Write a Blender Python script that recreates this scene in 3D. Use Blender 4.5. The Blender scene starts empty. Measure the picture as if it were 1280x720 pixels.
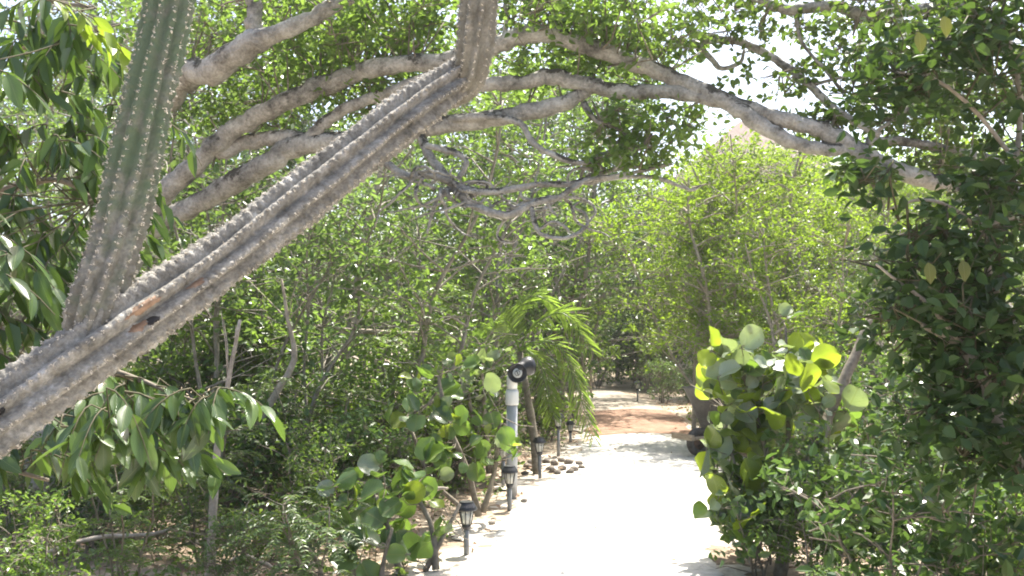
import bpy, math, random
import numpy as np
from mathutils import Matrix, Vector

sc = bpy.context.scene
COL = sc.collection
R = math.radians

# ------------------------------------------------------------------ camera
F = 1203.0                      # focal length in pixels of a 1280 wide frame
PITCH = math.atan(58 / F)
CAM = np.array([0.0, 0.0, 1.6])
cam = bpy.data.cameras.new('camera')
cam.sensor_width = 36
cam.lens = 36 * F / 1280
cam.clip_end = 2000
camo = bpy.data.objects.new('camera', cam)
COL.objects.link(camo)
camo.location = CAM
camo.rotation_euler = (R(90) + PITCH, 0, 0)
sc.camera = camo

# ------------------------------------------------------------------ light
SUN_EL, SUN_AZ = R(64), R(24)   # azimuth from +Y towards +X
S = np.array([math.sin(SUN_AZ) * math.cos(SUN_EL), math.cos(SUN_AZ) * math.cos(SUN_EL), math.sin(SUN_EL)])
w = bpy.data.worlds.new('World')
sc.world = w
w.use_nodes = True
nt = w.node_tree
bg = nt.nodes['Background']
sky = nt.nodes.new('ShaderNodeTexSky')
sky.sky_type = 'NISHITA'
sky.sun_disc = False
sky.sun_elevation = SUN_EL
sky.sun_rotation = SUN_AZ
sky.air_density = 1.0
sky.dust_density = 4.0
nt.links.new(sky.outputs[0], bg.inputs[0])
bg.inputs[1].default_value = 0.12
sun = bpy.data.lights.new('sun', 'SUN')
sun.energy = 5.0
sun.angle = R(0.6)
sun.color = (1.0, 0.95, 0.86)
suno = bpy.data.objects.new('sun', sun)
COL.objects.link(suno)
suno.rotation_euler = Vector(-S).to_track_quat('-Z', 'Y').to_euler()
suno.location = (0, 0, 40)
vs = sc.view_settings
vs.view_transform = 'Standard'
vs.look = 'None'
vs.exposure = 1.72
vs.gamma = 1
sc.cycles.max_bounces = 8
sc.cycles.diffuse_bounces = 4
sc.cycles.glossy_bounces = 2
sc.cycles.transmission_bounces = 5
sc.cycles.use_denoising = True
sc.cycles.sample_clamp_indirect = 6
sc.cycles.filter_width = 1.9

# ------------------------------------------------------------------ helpers
rng = np.random.default_rng(7)  # one seed for every scattered thing
random.seed(7)


def at(px, py, d):
    """world point seen at photo pixel (px, py), d metres ahead"""
    u, v = (px - 640) / F, (360 - py) / F
    r = np.array([u, math.cos(PITCH) - v * math.sin(PITCH), math.sin(PITCH) + v * math.cos(PITCH)])
    return CAM + r * (d / r[1])


def G(px, py, z=0.0):
    """ground point under photo pixel"""
    u, v = (px - 640) / F, (360 - py) / F
    r = np.array([u, math.cos(PITCH) - v * math.sin(PITCH), math.sin(PITCH) + v * math.cos(PITCH)])
    return CAM + r * ((z - CAM[2]) / r[2])


def unit(a):
    a = np.asarray(a, float)
    return a / np.maximum(np.linalg.norm(a, axis=-1, keepdims=True), 1e-9)


def raw_mesh(name, V, polys, mats, smooth=True, mi=None, uv=None):
    """polys: list of int arrays (n, k)"""
    me = bpy.data.meshes.new(name)
    V = np.asarray(V, np.float32).reshape(-1, 3)
    me.vertices.add(len(V))
    me.vertices.foreach_set('co', V.ravel())
    polys = [np.asarray(p, np.int32) for p in polys if len(p)]
    nl = sum(p.size for p in polys)
    npoly = sum(len(p) for p in polys)
    me.loops.add(nl)
    me.polygons.add(npoly)
    li = np.concatenate([p.ravel() for p in polys])
    tot = np.concatenate([np.full(len(p), p.shape[1], np.int32) for p in polys])
    st = np.concatenate([[0], np.cumsum(tot)[:-1]]).astype(np.int32)
    me.loops.foreach_set('vertex_index', li)
    me.polygons.foreach_set('loop_start', st)
    me.polygons.foreach_set('loop_total', tot)
    me.polygons.foreach_set('use_smooth', np.full(npoly, smooth, bool))
    for m in (mats if isinstance(mats, (list, tuple)) else [mats]):
        me.materials.append(m)
    if mi is not None:
        me.polygons.foreach_set('material_index', np.asarray(mi, np.int32))
    if uv is not None:
        ul = me.uv_layers.new(name='UVMap')
        ul.data.foreach_set('uv', np.asarray(uv, np.float32)[li].ravel())
    me.update(calc_edges=True)
    me.validate()
    return me


class Acc:
    def __init__(self):
        self.V, self.Q, self.T, self.n = [], [], [], 0

    def add(self, V, quads=None, tris=None):
        V = np.asarray(V, float).reshape(-1, 3)
        if quads is not None and len(quads):
            self.Q.append(np.asarray(quads, int) + self.n)
        if tris is not None and len(tris):
            self.T.append(np.asarray(tris, int) + self.n)
        self.V.append(V)
        self.n += len(V)

    def box(self, c, s, rot=None):
        c = np.asarray(c, float)
        h = np.asarray(s, float) / 2
        v = np.array([[x, y, z] for z in (-1, 1) for y in (-1, 1) for x in (-1, 1)]) * h
        if rot is not None:
            v = v @ np.asarray(rot.to_3x3()).T
        self.add(v + c, [[0, 2, 3, 1], [4, 5, 7, 6], [0, 1, 5, 4], [2, 6, 7, 3], [0, 4, 6, 2], [1, 3, 7, 5]])

    def lathe(self, prof, n=20, c=(0, 0, 0), M=None):
        """prof: (r, z) pairs"""
        a = np.arange(n) * 2 * math.pi / n
        V = np.array([[r * math.cos(t), r * math.sin(t), z] for r, z in prof for t in a])
        Q = [[i * n + j, i * n + (j + 1) % n, (i + 1) * n + (j + 1) % n, (i + 1) * n + j] for i in range(len(prof) - 1) for j in range(n)]
        if M is not None:
            V = V @ np.asarray(M.to_3x3()).T
        self.add(V + np.asarray(c), Q)

    def mesh(self, name, mats, smooth=True):
        return raw_mesh(name, np.concatenate(self.V), [np.concatenate(x) for x in (self.Q, self.T) if x], mats, smooth)

    def obj(self, name, mats, parent=None, smooth=True):
        return link(name, self.mesh(name, mats, smooth), parent)


def link(name, me, parent=None):
    o = bpy.data.objects.new(name, me)
    COL.objects.link(o)
    if parent is not None:
        o.parent = parent
        if parent.type == 'EMPTY':
            o.location = -Vector(parent.location) if parent.get('world_parts') else (0, 0, 0)
    return o


def thing(name, label, cat, loc=(0, 0, 0), group=None, world_parts=True, rz=0.0):
    """Empty at the thing's base; with world_parts its parts' meshes are written in world coordinates"""
    o = bpy.data.objects.new(name, None)
    COL.objects.link(o)
    o.location = [float(x) for x in loc]
    o.rotation_euler.z = rz
    o.empty_display_size = 0.2
    if world_parts:
        o['world_parts'] = 1
    tag(o, label, cat, group)
    return o


def tag(o, label, cat, group=None):
    o['label'] = label
    o['category'] = cat
    if group:
        o['group'] = group
    return o


def structure(o):
    o['kind'] = 'structure'
    return o


def stuff(o, label=None):
    o['kind'] = 'stuff'
    if label:
        o['label'] = label
    return o


def catmull(P, per=6):
    P = np.asarray(P, float)
    Q = np.vstack([2 * P[0] - P[1], P, 2 * P[-1] - P[-2]])
    out = []
    for i in range(1, len(Q) - 2):
        p0, p1, p2, p3 = Q[i - 1:i + 3]
        for k in range(per):
            t = k / per
            out.append(0.5 * (2 * p1 + (p2 - p0) * t + (2 * p0 - 5 * p1 + 4 * p2 - p3) * t * t + (3 * p1 - p0 - 3 * p2 + p3) * t ** 3))
    out.append(Q[-2])
    return np.array(out)


def frames(P):
    T = np.gradient(P, axis=0)
    T = unit(T)
    n = np.cross(T[0], [0, 0, 1])
    if np.linalg.norm(n) < 1e-3:
        n = np.array([1.0, 0, 0])
    n = unit(n)
    Ns = []
    for t in T:
        n = unit(n - t * np.dot(n, t))
        Ns.append(n)
    Ns = np.array(Ns)
    return T, Ns, np.cross(T, Ns)


def tube(acc, P, rad, sides=8, rough=0.0, cap=True):
    P = np.asarray(P, float)
    rad = np.asarray(rad, float) * np.ones(len(P))
    T, N, B = frames(P)
    a = np.arange(sides) * 2 * math.pi / sides
    rr = rad[:, None] * np.ones((1, sides))
    if rough:
        k = len(P)
        base = rng.normal(0, 1, (k, sides))
        base = (base + np.roll(base, 1, 0) + np.roll(base, 1, 1) + np.roll(base, -1, 1)) / 2
        rr = rr * (1 + rough * base)
    V = P[:, None] + rr[..., None] * (np.cos(a)[None, :, None] * N[:, None] + np.sin(a)[None, :, None] * B[:, None])
    k = len(P)
    i, j = np.meshgrid(np.arange(k - 1), np.arange(sides), indexing='ij')
    q = np.stack([i * sides + j, i * sides + (j + 1) % sides, (i + 1) * sides + (j + 1) % sides, (i + 1) * sides + j], -1).reshape(-1, 4)
    V = V.reshape(-1, 3)
    if cap:
        V = np.vstack([V, P[0], P[-1] + T[-1] * rad[-1] * 0.4])
        e0, e1 = k * sides, k * sides + 1
        j = np.arange(sides)
        tri = np.vstack([np.stack([(j + 1) % sides, j, np.full(sides, e0)], 1), np.stack([(k - 1) * sides + j, (k - 1) * sides + (j + 1) % sides, np.full(sides, e1)], 1)])
        acc.add(V, q, tri)
    else:
        acc.add(V, q)


def twigs(acc, A, B, r0, r1, bend=0.04):
    """many thin three sided twigs A -> B"""
    n = len(A)
    if n == 0:
        return
    mid = (A + B) / 2 + rng.normal(0, bend, (n, 3))
    T = unit(B - A)
    N = unit(np.cross(T, rng.normal(0, 1, (n, 3))))
    Bn = np.cross(T, N)
    a = np.arange(3) * 2 * math.pi / 3
    ring = np.cos(a)[None, :, None] * N[:, None] + np.sin(a)[None, :, None] * Bn[:, None]
    rm = (r0 + r1) / 2
    V = np.concatenate([A[:, None] + ring * r0, mid[:, None] + ring * rm, B[:, None] + ring * r1], 1)
    q = []
    for i in range(2):
        for j in range(3):
            q.append([i * 3 + j, i * 3 + (j + 1) % 3, i * 3 + 3 + (j + 1) % 3, i * 3 + 3 + j])
    Q = (np.arange(n)[:, None, None] * 9 + np.array(q)[None]).reshape(-1, 4)
    acc.add(V.reshape(-1, 3), Q)


def leaves(acc, P, D, N, L, W, fold=0.18, curl=0.12):
    """pointed oval leaves, each two quads folded along the midrib"""
    P = np.asarray(P)
    n = len(P)
    if n == 0:
        return
    L = (np.ones(n) * L)[:, None]
    W = (np.ones(n) * W)[:, None]
    D = unit(D)
    Sd = unit(np.cross(D, N))
    Nn = np.cross(Sd, D)
    up = Nn * W * fold
    tip = P + D * L - Nn * L * curl
    V = np.stack([P, P + D * L * .28 + Sd * W * .46 + up, P + D * L * .66 + Sd * W * .40 + up * .8 - Nn * L * curl * .4, tip,
                  P + D * L * .66 - Sd * W * .40 + up * .8 - Nn * L * curl * .4, P + D * L * .28 - Sd * W * .46 + up], 1)
    b = np.arange(n)[:, None] * 6
    Q = np.concatenate([b + np.array([[0, 1, 2, 3]]), b + np.array([[0, 3, 4, 5]])])
    acc.add(V.reshape(-1, 3), Q)


def rand_dir(n, zb=0.0, zs=1.0):
    v = rng.normal(0, 1, (n, 3))
    v[:, 2] = v[:, 2] * zs + zb
    return unit(v)


# ------------------------------------------------------------------ materials
def mat(name):
    m = bpy.data.materials.new(name)
    m.use_nodes = True
    return m, m.node_tree, m.node_tree.nodes['Principled BSDF']


def plain(name, col, rough=0.5, metal=0.0, noise=0.12, scale=12, bump=0.0, spec=0.5):
    m, t, b = mat(name)
    b.inputs['Roughness'].default_value = rough
    b.inputs['Metallic'].default_value = metal
    b.inputs['Specular IOR Level'].default_value = spec
    tc = t.nodes.new('ShaderNodeTexCoord')
    nz = t.nodes.new('ShaderNodeTexNoise')
    nz.inputs['Scale'].default_value = scale
    nz.inputs['Detail'].default_value = 6
    t.links.new(tc.outputs['Object'], nz.inputs['Vector'])
    rp = t.nodes.new('ShaderNodeValToRGB')
    rp.color_ramp.elements[0].position = .3
    rp.color_ramp.elements[1].position = .7
    c = np.array(col)
    rp.color_ramp.elements[0].color = (*np.clip(c * (1 - noise * 2), 0, 1), 1)
    rp.color_ramp.elements[1].color = (*np.clip(c * (1 + noise), 0, 1), 1)
    t.links.new(nz.outputs[0], rp.inputs[0])
    t.links.new(rp.outputs[0], b.inputs['Base Color'])
    if bump:
        bp = t.nodes.new('ShaderNodeBump')
        bp.inputs['Strength'].default_value = bump
        bp.inputs['Distance'].default_value = 0.01
        t.links.new(nz.outputs[0], bp.inputs['Height'])
        t.links.new(bp.outputs[0], b.inputs['Normal'])
    return m


def ramp_mat(name, stops, scale, detail=8, rough=0.85, bump=0.4, bdist=0.02, scale2=None, stretch=(1, 1, 1), coord='Object', spec=0.3, nrough=.65):
    """several colours spread by a noise, with a second finer noise for relief"""
    m, t, b = mat(name)
    b.inputs['Roughness'].default_value = rough
    b.inputs['Specular IOR Level'].default_value = spec
    tc = t.nodes.new('ShaderNodeTexCoord')
    mp = t.nodes.new('ShaderNodeMapping')
    mp.inputs['Scale'].default_value = stretch
    t.links.new(tc.outputs[coord], mp.inputs[0])
    nz = t.nodes.new('ShaderNodeTexNoise')
    nz.inputs['Scale'].default_value = scale
    nz.inputs['Detail'].default_value = detail
    nz.inputs['Roughness'].default_value = nrough
    t.links.new(mp.outputs[0], nz.inputs['Vector'])
    rp = t.nodes.new('ShaderNodeValToRGB')
    el = rp.color_ramp.elements
    while len(el) < len(stops):
        el.new(.5)
    for e, (p, c) in zip(el, stops):
        e.position = p
        e.color = (*c, 1)
    t.links.new(nz.outputs[0], rp.inputs[0])
    n2 = t.nodes.new('ShaderNodeTexNoise')
    n2.inputs['Scale'].default_value = scale2 or scale * 4
    n2.inputs['Detail'].default_value = 8
    t.links.new(mp.outputs[0], n2.inputs['Vector'])
    mx = t.nodes.new('ShaderNodeMix')
    mx.data_type = 'RGBA'
    mx.blend_type = 'MULTIPLY'
    mx.inputs[0].default_value = .5
    r2 = t.nodes.new('ShaderNodeValToRGB')
    r2.color_ramp.elements[0].position = .35
    r2.color_ramp.elements[0].color = (.55, .55, .55, 1)
    r2.color_ramp.elements[1].position = .6
    t.links.new(n2.outputs[0], r2.inputs[0])
    t.links.new(rp.outputs[0], mx.inputs['A'])
    t.links.new(r2.outputs[0], mx.inputs['B'])
    t.links.new(mx.outputs['Result'], b.inputs['Base Color'])
    bp = t.nodes.new('ShaderNodeBump')
    bp.inputs['Strength'].default_value = bump
    bp.inputs['Distance'].default_value = bdist
    t.links.new(n2.outputs[0], bp.inputs['Height'])
    t.links.new(bp.outputs[0], b.inputs['Normal'])
    return m


def leaf_mat(name, cols, trans, tfac=0.4, rough=0.4, spec=0.5, vein=None, objrand=0.25, island=True):
    """cols: three leaf colours picked leaf by leaf; trans: colour of the light let through"""
    m, t, b = mat(name)
    b.inputs['Roughness'].default_value = rough
    b.inputs['Specular IOR Level'].default_value = spec
    gi = t.nodes.new('ShaderNodeNewGeometry')
    oi = t.nodes.new('ShaderNodeObjectInfo')
    rp = t.nodes.new('ShaderNodeValToRGB')
    el = rp.color_ramp.elements
    el.new(.5)
    for e, c, p in zip(el, cols, (0.1, .55, .95)):
        e.position = p
        e.color = (*c, 1)
    t.links.new(gi.outputs['Random Per Island'] if island else oi.outputs['Random'], rp.inputs[0])
    hs = t.nodes.new('ShaderNodeHueSaturation')
    mr = t.nodes.new('ShaderNodeMapRange')
    mr.inputs['To Min'].default_value = 1 - objrand
    mr.inputs['To Max'].default_value = 1 + objrand
    t.links.new(oi.outputs['Random'], mr.inputs[0])
    t.links.new(mr.outputs[0], hs.inputs['Value'])
    t.links.new(rp.outputs[0], hs.inputs['Color'])
    colour = hs.outputs[0]
    if vein is not None:
        uv = t.nodes.new('ShaderNodeTexCoord')
        sx = t.nodes.new('ShaderNodeSeparateXYZ')
        t.links.new(uv.outputs['UV'], sx.inputs[0])

        def mth(op, a, bb=None):
            n = t.nodes.new('ShaderNodeMath')
            n.operation = op
            for k, x in enumerate((a, bb)):
                if x is None:
                    continue
                if isinstance(x, (int, float)):
                    n.inputs[k].default_value = x
                else:
                    t.links.new(x, n.inputs[k])
            return n.outputs[0]
        ax = mth('ABSOLUTE', mth('SUBTRACT', sx.outputs[0], .5))
        rib = mth('LESS_THAN', ax, .025)
        # side veins run forward and outward from the midrib
        fr = mth('FRACT', mth('MULTIPLY', mth('SUBTRACT', sx.outputs[1], mth('MULTIPLY', ax, .9)), 7.0))
        side = mth('MULTIPLY', mth('LESS_THAN', fr, .12), .45)
        fac = mth('MAXIMUM', rib, side)
        mx = t.nodes.new('ShaderNodeMix')
        mx.data_type = 'RGBA'
        t.links.new(fac, mx.inputs[0])
        t.links.new(colour, mx.inputs['A'])
        mx.inputs['B'].default_value = (*vein, 1)
        colour = mx.outputs['Result']
        nz = t.nodes.new('ShaderNodeTexNoise')
        nz.inputs['Scale'].default_value = 26
        nz.inputs['Detail'].default_value = 6
        t.links.new(uv.outputs['Object'], nz.inputs['Vector'])
        sp = t.nodes.new('ShaderNodeMapRange')
        sp.inputs['From Min'].default_value = .62
        sp.inputs['From Max'].default_value = .70
        sp.inputs['To Max'].default_value = .75
        t.links.new(nz.outputs[0], sp.inputs[0])
        mx = t.nodes.new('ShaderNodeMix')
        mx.data_type = 'RGBA'
        t.links.new(sp.outputs[0], mx.inputs[0])
        t.links.new(colour, mx.inputs['A'])
        mx.inputs['B'].default_value = (.13, .095, .04, 1)
        colour = mx.outputs['Result']
        bp = t.nodes.new('ShaderNodeBump')
        bp.inputs['Strength'].default_value = .35
        bp.inputs['Distance'].default_value = .004
        t.links.new(fac, bp.inputs['Height'])
        t.links.new(bp.outputs[0], b.inputs['Normal'])
    t.links.new(colour, b.inputs['Base Color'])
    tr = t.nodes.new('ShaderNodeBsdfTranslucent')
    hs2 = t.nodes.new('ShaderNodeHueSaturation')
    hs2.inputs['Color'].default_value = (*trans, 1)
    t.links.new(mr.outputs[0], hs2.inputs['Value'])
    t.links.new(hs2.outputs[0], tr.inputs[0])
    ms = t.nodes.new('ShaderNodeMixShader')
    ms.inputs[0].default_value = tfac
    t.links.new(b.outputs[0], ms.inputs[1])
    t.links.new(tr.outputs[0], ms.inputs[2])
    t.links.new(ms.outputs[0], t.nodes['Material Output'].inputs[0])
    return m


M = {}
M['leaf_mid'] = leaf_mat('thicket_leaf', [(.042, .085, .02), (.068, .122, .026), (.105, .16, .038)], (.21, .33, .045), .44, .36)
M['leaf_dark'] = leaf_mat('dark_leaf', [(.03, .064, .02), (.044, .088, .024), (.066, .115, .03)], (.12, .21, .035), .34, .33)
M['leaf_lime'] = leaf_mat('lime_leaf', [(.075, .14, .018), (.105, .18, .022), (.145, .215, .035)], (.29, .43, .03), .5, .42)
M['leaf_pale'] = leaf_mat('pale_leaf', [(.062, .118, .04), (.09, .152, .052), (.13, .19, .08)], (.20, .31, .06), .42, .33)
M['leaf_shade'] = leaf_mat('shaded_leaf', [(.02, .046, .014), (.03, .062, .018), (.045, .085, .022)], (.10, .18, .025), .28, .46, .3)  # dark leaf, with the shaded side of the backlit crown put into its colour
M['leaf_gloss'] = leaf_mat('glossy_leaf', [(.03, .065, .02), (.045, .088, .025), (.07, .12, .03)], (.14, .24, .03), .3, .26, .6, (.11, .16, .05), .2, False)
M['leaf_gloss_joined'] = leaf_mat('glossy_leaf_joined', [(.03, .065, .02), (.045, .088, .025), (.07, .12, .03)], (.14, .24, .03), .3, .26, .6, None, .1, True)
M['leaf_new'] = leaf_mat('young_leaf', [(.11, .18, .02), (.15, .22, .025), (.18, .25, .03)], (.28, .40, .03), .45, .35, .5, (.2, .27, .06), .15, False)
M['grape'] = leaf_mat('sea_grape_leaf', [(.05, .098, .035), (.07, .125, .045), (.10, .155, .06)], (.18, .30, .035), .38, .3, .55, (.17, .19, .07), .2, False)
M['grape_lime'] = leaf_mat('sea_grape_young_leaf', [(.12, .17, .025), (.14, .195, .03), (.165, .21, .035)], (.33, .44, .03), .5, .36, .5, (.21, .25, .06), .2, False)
M['grape_grey_glint'] = leaf_mat('sea_grape_glint_leaf', [(.17, .215, .14), (.22, .265, .18), (.28, .32, .23)], (.26, .35, .09), .32, .34, 1.0, (.26, .28, .18), .15, False)  # glaucous grey leaf, lightened so its colour carries the sun glint
M['yellow'] = leaf_mat('yellowing_leaf', [(.10, .12, .02), (.12, .135, .022), (.13, .14, .025)], (.16, .17, .02), .3, .4, .5, (.15, .16, .05), .15, False)
M['palm_leaf'] = leaf_mat('palm_leaf', [(.10, .17, .04), (.14, .21, .055), (.20, .265, .10)], (.32, .46, .06), .45, .34)
M['litter'] = leaf_mat('dry_leaf', [(.22, .13, .08), (.36, .25, .17), (.5, .40, .30)], (.25, .16, .09), .15, .6, .3)
M['cover'] = leaf_mat('ground_cover_leaf', [(.06, .11, .025), (.09, .15, .03), (.14, .2, .06)], (.22, .32, .05), .4, .35)
M['bark'] = ramp_mat('pale_bark', [(.36, (.09, .085, .075)), (.45, (.24, .228, .205)), (.54, (.38, .365, .335)), (.68, (.55, .535, .50))], 4.2, 14, .9, .9, .02, 44, nrough=.78)


def moss(m, col, scale, thr, top=.12):
    """dark lichen crusts of their own ragged shape, more of them on the rain side"""
    t = m.node_tree
    b = t.nodes['Principled BSDF']
    old = b.inputs['Base Color'].links[0].from_socket
    tc = t.nodes.new('ShaderNodeTexCoord')
    nz = t.nodes.new('ShaderNodeTexNoise')
    nz.inputs['Scale'].default_value = scale
    nz.inputs['Detail'].default_value = 12
    nz.inputs['Roughness'].default_value = .72
    t.links.new(tc.outputs['Object'], nz.inputs['Vector'])
    ge = t.nodes.new('ShaderNodeNewGeometry')
    sx = t.nodes.new('ShaderNodeSeparateXYZ')
    t.links.new(ge.outputs['Normal'], sx.inputs[0])
    ma = t.nodes.new('ShaderNodeMath')
    ma.operation = 'MULTIPLY_ADD'
    ma.inputs[1].default_value = top
    t.links.new(sx.outputs[2], ma.inputs[0])
    t.links.new(nz.outputs[0], ma.inputs[2])
    mr = t.nodes.new('ShaderNodeMapRange')
    mr.inputs['From Min'].default_value = thr
    mr.inputs['From Max'].default_value = thr + .05
    t.links.new(ma.outputs[0], mr.inputs[0])
    mx = t.nodes.new('ShaderNodeMix')
    mx.data_type = 'RGBA'
    t.links.new(mr.outputs[0], mx.inputs[0])
    t.links.new(old, mx.inputs['A'])
    mx.inputs['B'].default_value = (*col, 1)
    t.links.new(mx.outputs['Result'], b.inputs['Base Color'])


moss(M['bark'], (.06, .055, .045), 3.6, .585)
M['stem'] = ramp_mat('stem_bark', [(.3, (.11, .09, .065)), (.5, (.21, .18, .14)), (.7, (.31, .275, .22))], 9, 6, .9, .5, .01, 40)
M['twig'] = ramp_mat('green_brown_twig', [(.3, (.06, .055, .03)), (.5, (.10, .09, .05)), (.7, (.15, .135, .08))], 12, 4, .8, .2, .01, 40)
M['thin_stem'] = ramp_mat('grey_stem_bark', [(.3, (.15, .13, .10)), (.5, (.26, .235, .195)), (.7, (.37, .34, .295))], 9, 8, .9, .5, .01, 40)
M['pale_stem'] = ramp_mat('pale_stem_bark', [(.3, (.25, .21, .16)), (.55, (.37, .32, .26)), (.75, (.46, .42, .35))], 12, 6, .85, .5, .01, 50)
M['cactus'] = ramp_mat('weathered_cactus', [(.34, (.08, .074, .062)), (.45, (.185, .174, .15)), (.55, (.285, .272, .242)), (.68, (.48, .468, .438))], 11, 14, .85, 1.0, .01, 70, nrough=.8)
M['cactus_green'] = ramp_mat('green_cactus', [(.3, (.065, .095, .058)), (.5, (.105, .14, .09)), (.66, (.16, .18, .13)), (.8, (.3, .29, .23))], 11, 8, .6, .5, .006, 80)
M['cactus_grey'] = ramp_mat('grey_cactus', [(.3, (.13, .115, .09)), (.5, (.2, .19, .155)), (.7, (.3, .28, .24))], 14, 8, .85, .7, .008, 90)
def arm_mat():
    m = ramp_mat('ageing_cactus_arm', [(.3, (.10, .09, .07)), (.5, (.18, .17, .14)), (.7, (.30, .285, .245))], 16, 8, .8, .8, .008, 80)
    t = m.node_tree
    b = t.nodes['Principled BSDF']
    old = b.inputs['Base Color'].links[0].from_socket
    tc = t.nodes.new('ShaderNodeTexCoord')
    sx = t.nodes.new('ShaderNodeSeparateXYZ')
    t.links.new(tc.outputs['Object'], sx.inputs[0])
    nz = t.nodes.new('ShaderNodeTexNoise')
    nz.inputs['Scale'].default_value = 11
    nz.inputs['Detail'].default_value = 8
    t.links.new(tc.outputs['Object'], nz.inputs['Vector'])
    mr = t.nodes.new('ShaderNodeMapRange')
    mr.inputs['From Min'].default_value = 1.78
    mr.inputs['From Max'].default_value = 2.25
    t.links.new(sx.outputs[2], mr.inputs[0])
    ad = t.nodes.new('ShaderNodeMath')
    t.links.new(mr.outputs[0], ad.inputs[0])
    sc_ = t.nodes.new('ShaderNodeMapRange')
    sc_.inputs['From Min'].default_value = .3
    sc_.inputs['From Max'].default_value = .7
    sc_.inputs['To Min'].default_value = -.75
    sc_.inputs['To Max'].default_value = .45
    t.links.new(nz.outputs[0], sc_.inputs[0])
    t.links.new(sc_.outputs[0], ad.inputs[1])
    ad.use_clamp = True
    mx = t.nodes.new('ShaderNodeMix')
    mx.data_type = 'RGBA'
    t.links.new(ad.outputs[0], mx.inputs[0])
    t.links.new(old, mx.inputs['A'])
    mx.inputs['B'].default_value = (.098, .132, .078, 1)
    t.links.new(mx.outputs['Result'], b.inputs['Base Color'])
    return m


M['cactus_arm'] = arm_mat()
M['spine'] = plain('spine', (.58, .53, .45), .7, 0, .2, 30)
M['scar'] = ramp_mat('cactus_scar', [(.35, (.20, .125, .08)), (.6, (.31, .205, .135))], 20, 5, .8, .4, .005, 60)
M['hole'] = plain('dark_hole', (.012, .011, .012), .8)


# ------------------------------------------------------------------ the setting
def ground_mat():
    return ramp_mat('sandy_soil', [(.3, (.15, .11, .075)), (.45, (.29, .225, .16)), (.58, (.42, .345, .26)), (.75, (.52, .45, .355))], 1.1, 10, .95, .9, .05, 14)


xs = np.concatenate([np.linspace(-150, -12, 24), np.linspace(-11.5, 11.5, 93), np.linspace(12, 150, 24)])
ys = np.concatenate([np.linspace(-60, -4, 12), np.linspace(-3.5, 32, 143), np.linspace(33, 400, 30)])
X, Y = np.meshgrid(xs, ys, indexing='ij')
Z = .035 * np.sin(X * 1.7 + Y * .6) * np.sin(Y * 1.3 - X * .4) + .02 * np.sin(X * 4.1 + 1) * np.sin(Y * 3.7) - .055
# the trodden strip the path lies in is flat
PL = [(-1.5, -6), (-1.05, 2), (-.7, 4.5), (-.36, 6.37), (-.22, 7.1), (0.02, 8.67), (.25, 10.1), (.5, 11.3), (.95, 13.1), (1.2, 14.8), (1.45, 17.2), (1.68, 19.8), (1.9, 23.5), (1.7, 27), (.8, 31), (-.6, 36)]
PR = [(.8, -6), (.95, 2), (1.15, 4.5), (1.32, 6.37), (1.5, 7.1), (1.85, 8.67), (2.2, 10.1), (2.45, 11.3), (2.6, 13.1), (2.78, 14.8), (3.05, 17.2), (3.2, 19.8), (3.25, 23.5), (3.0, 27), (2.2, 31), (.9, 36)]
PLa, PRa = np.array(PL), np.array(PR)


def path_x(y):
    return np.interp(y, PLa[:, 1], PLa[:, 0]), np.interp(y, PRa[:, 1], PRa[:, 0])


pl, pr = path_x(Y)
dist = np.maximum(np.maximum(pl - X, X - pr), 0)
Z = Z * np.clip(dist / .8, 0, 1) - .0 * X
Z = np.where((Y > 37) | (Y < -6), np.minimum(Z, 0) - .0, Z)


def ground_z(x, y):
    z = .035 * np.sin(x * 1.7 + y * .6) * np.sin(y * 1.3 - x * .4) + .02 * np.sin(x * 4.1 + 1) * np.sin(y * 3.7) - .055
    a, b = path_x(y)
    return z * np.clip(np.maximum(np.maximum(a - x, x - b), 0) / .8, 0, 1)


nx, ny = len(xs), len(ys)
i, j = np.meshgrid(np.arange(nx - 1), np.arange(ny - 1), indexing='ij')
q = np.stack([i * ny + j, (i + 1) * ny + j, (i + 1) * ny + j + 1, i * ny + j + 1], -1).reshape(-1, 4)
ground = structure(link('ground', raw_mesh('ground', np.stack([X, Y, Z], -1), [q], ground_mat())))
ground['label'] = 'sandy brown soil under the thicket'


def strip(name, y0, y1, z, m, wob=.05, grow=0.0, n=None, across=10, seed=1, endwob=.0):
    r = np.random.default_rng(seed)
    n = n or int((y1 - y0) * 22)
    yy = np.linspace(y0, y1, n)
    a, b = path_x(yy)
    k = np.array([.25, .5, .25])
    wa = np.convolve(r.normal(0, wob, n + 2), k, 'valid') * 1.4
    wb = np.convolve(r.normal(0, wob, n + 2), k, 'valid') * 1.4
    lowf = lambda q_: wob * (1.1 * np.sin(yy * 1.9 + seed + q_) * np.sin(yy * .83 + q_) + .6 * np.sin(yy * 5.3 + 2 * q_))
    wa, wb = wa * .45 + lowf(0), wb * .45 + lowf(2.1)
    a = a - grow + wa
    b = b + grow + wb
    t = np.linspace(0, 1, across)
    XX = a[:, None] * (1 - t) + b[:, None] * t
    ew = endwob * np.sin(t * 5 + seed)[None, :]
    YY = yy[:, None] + ew * np.ones_like(XX)
    ZZ = z + .012 * np.sin(np.pi * t)[None] * np.ones_like(XX)
    V = np.stack([XX, YY, ZZ], -1)
    i, j = np.meshgrid(np.arange(n - 1), np.arange(across - 1), indexing='ij')
    q = np.stack([i * across + j, i * across + j + 1, (i + 1) * across + j + 1, (i + 1) * across + j], -1).reshape(-1, 4)
    return structure(link(name, raw_mesh(name, V, [q], m)))


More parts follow.
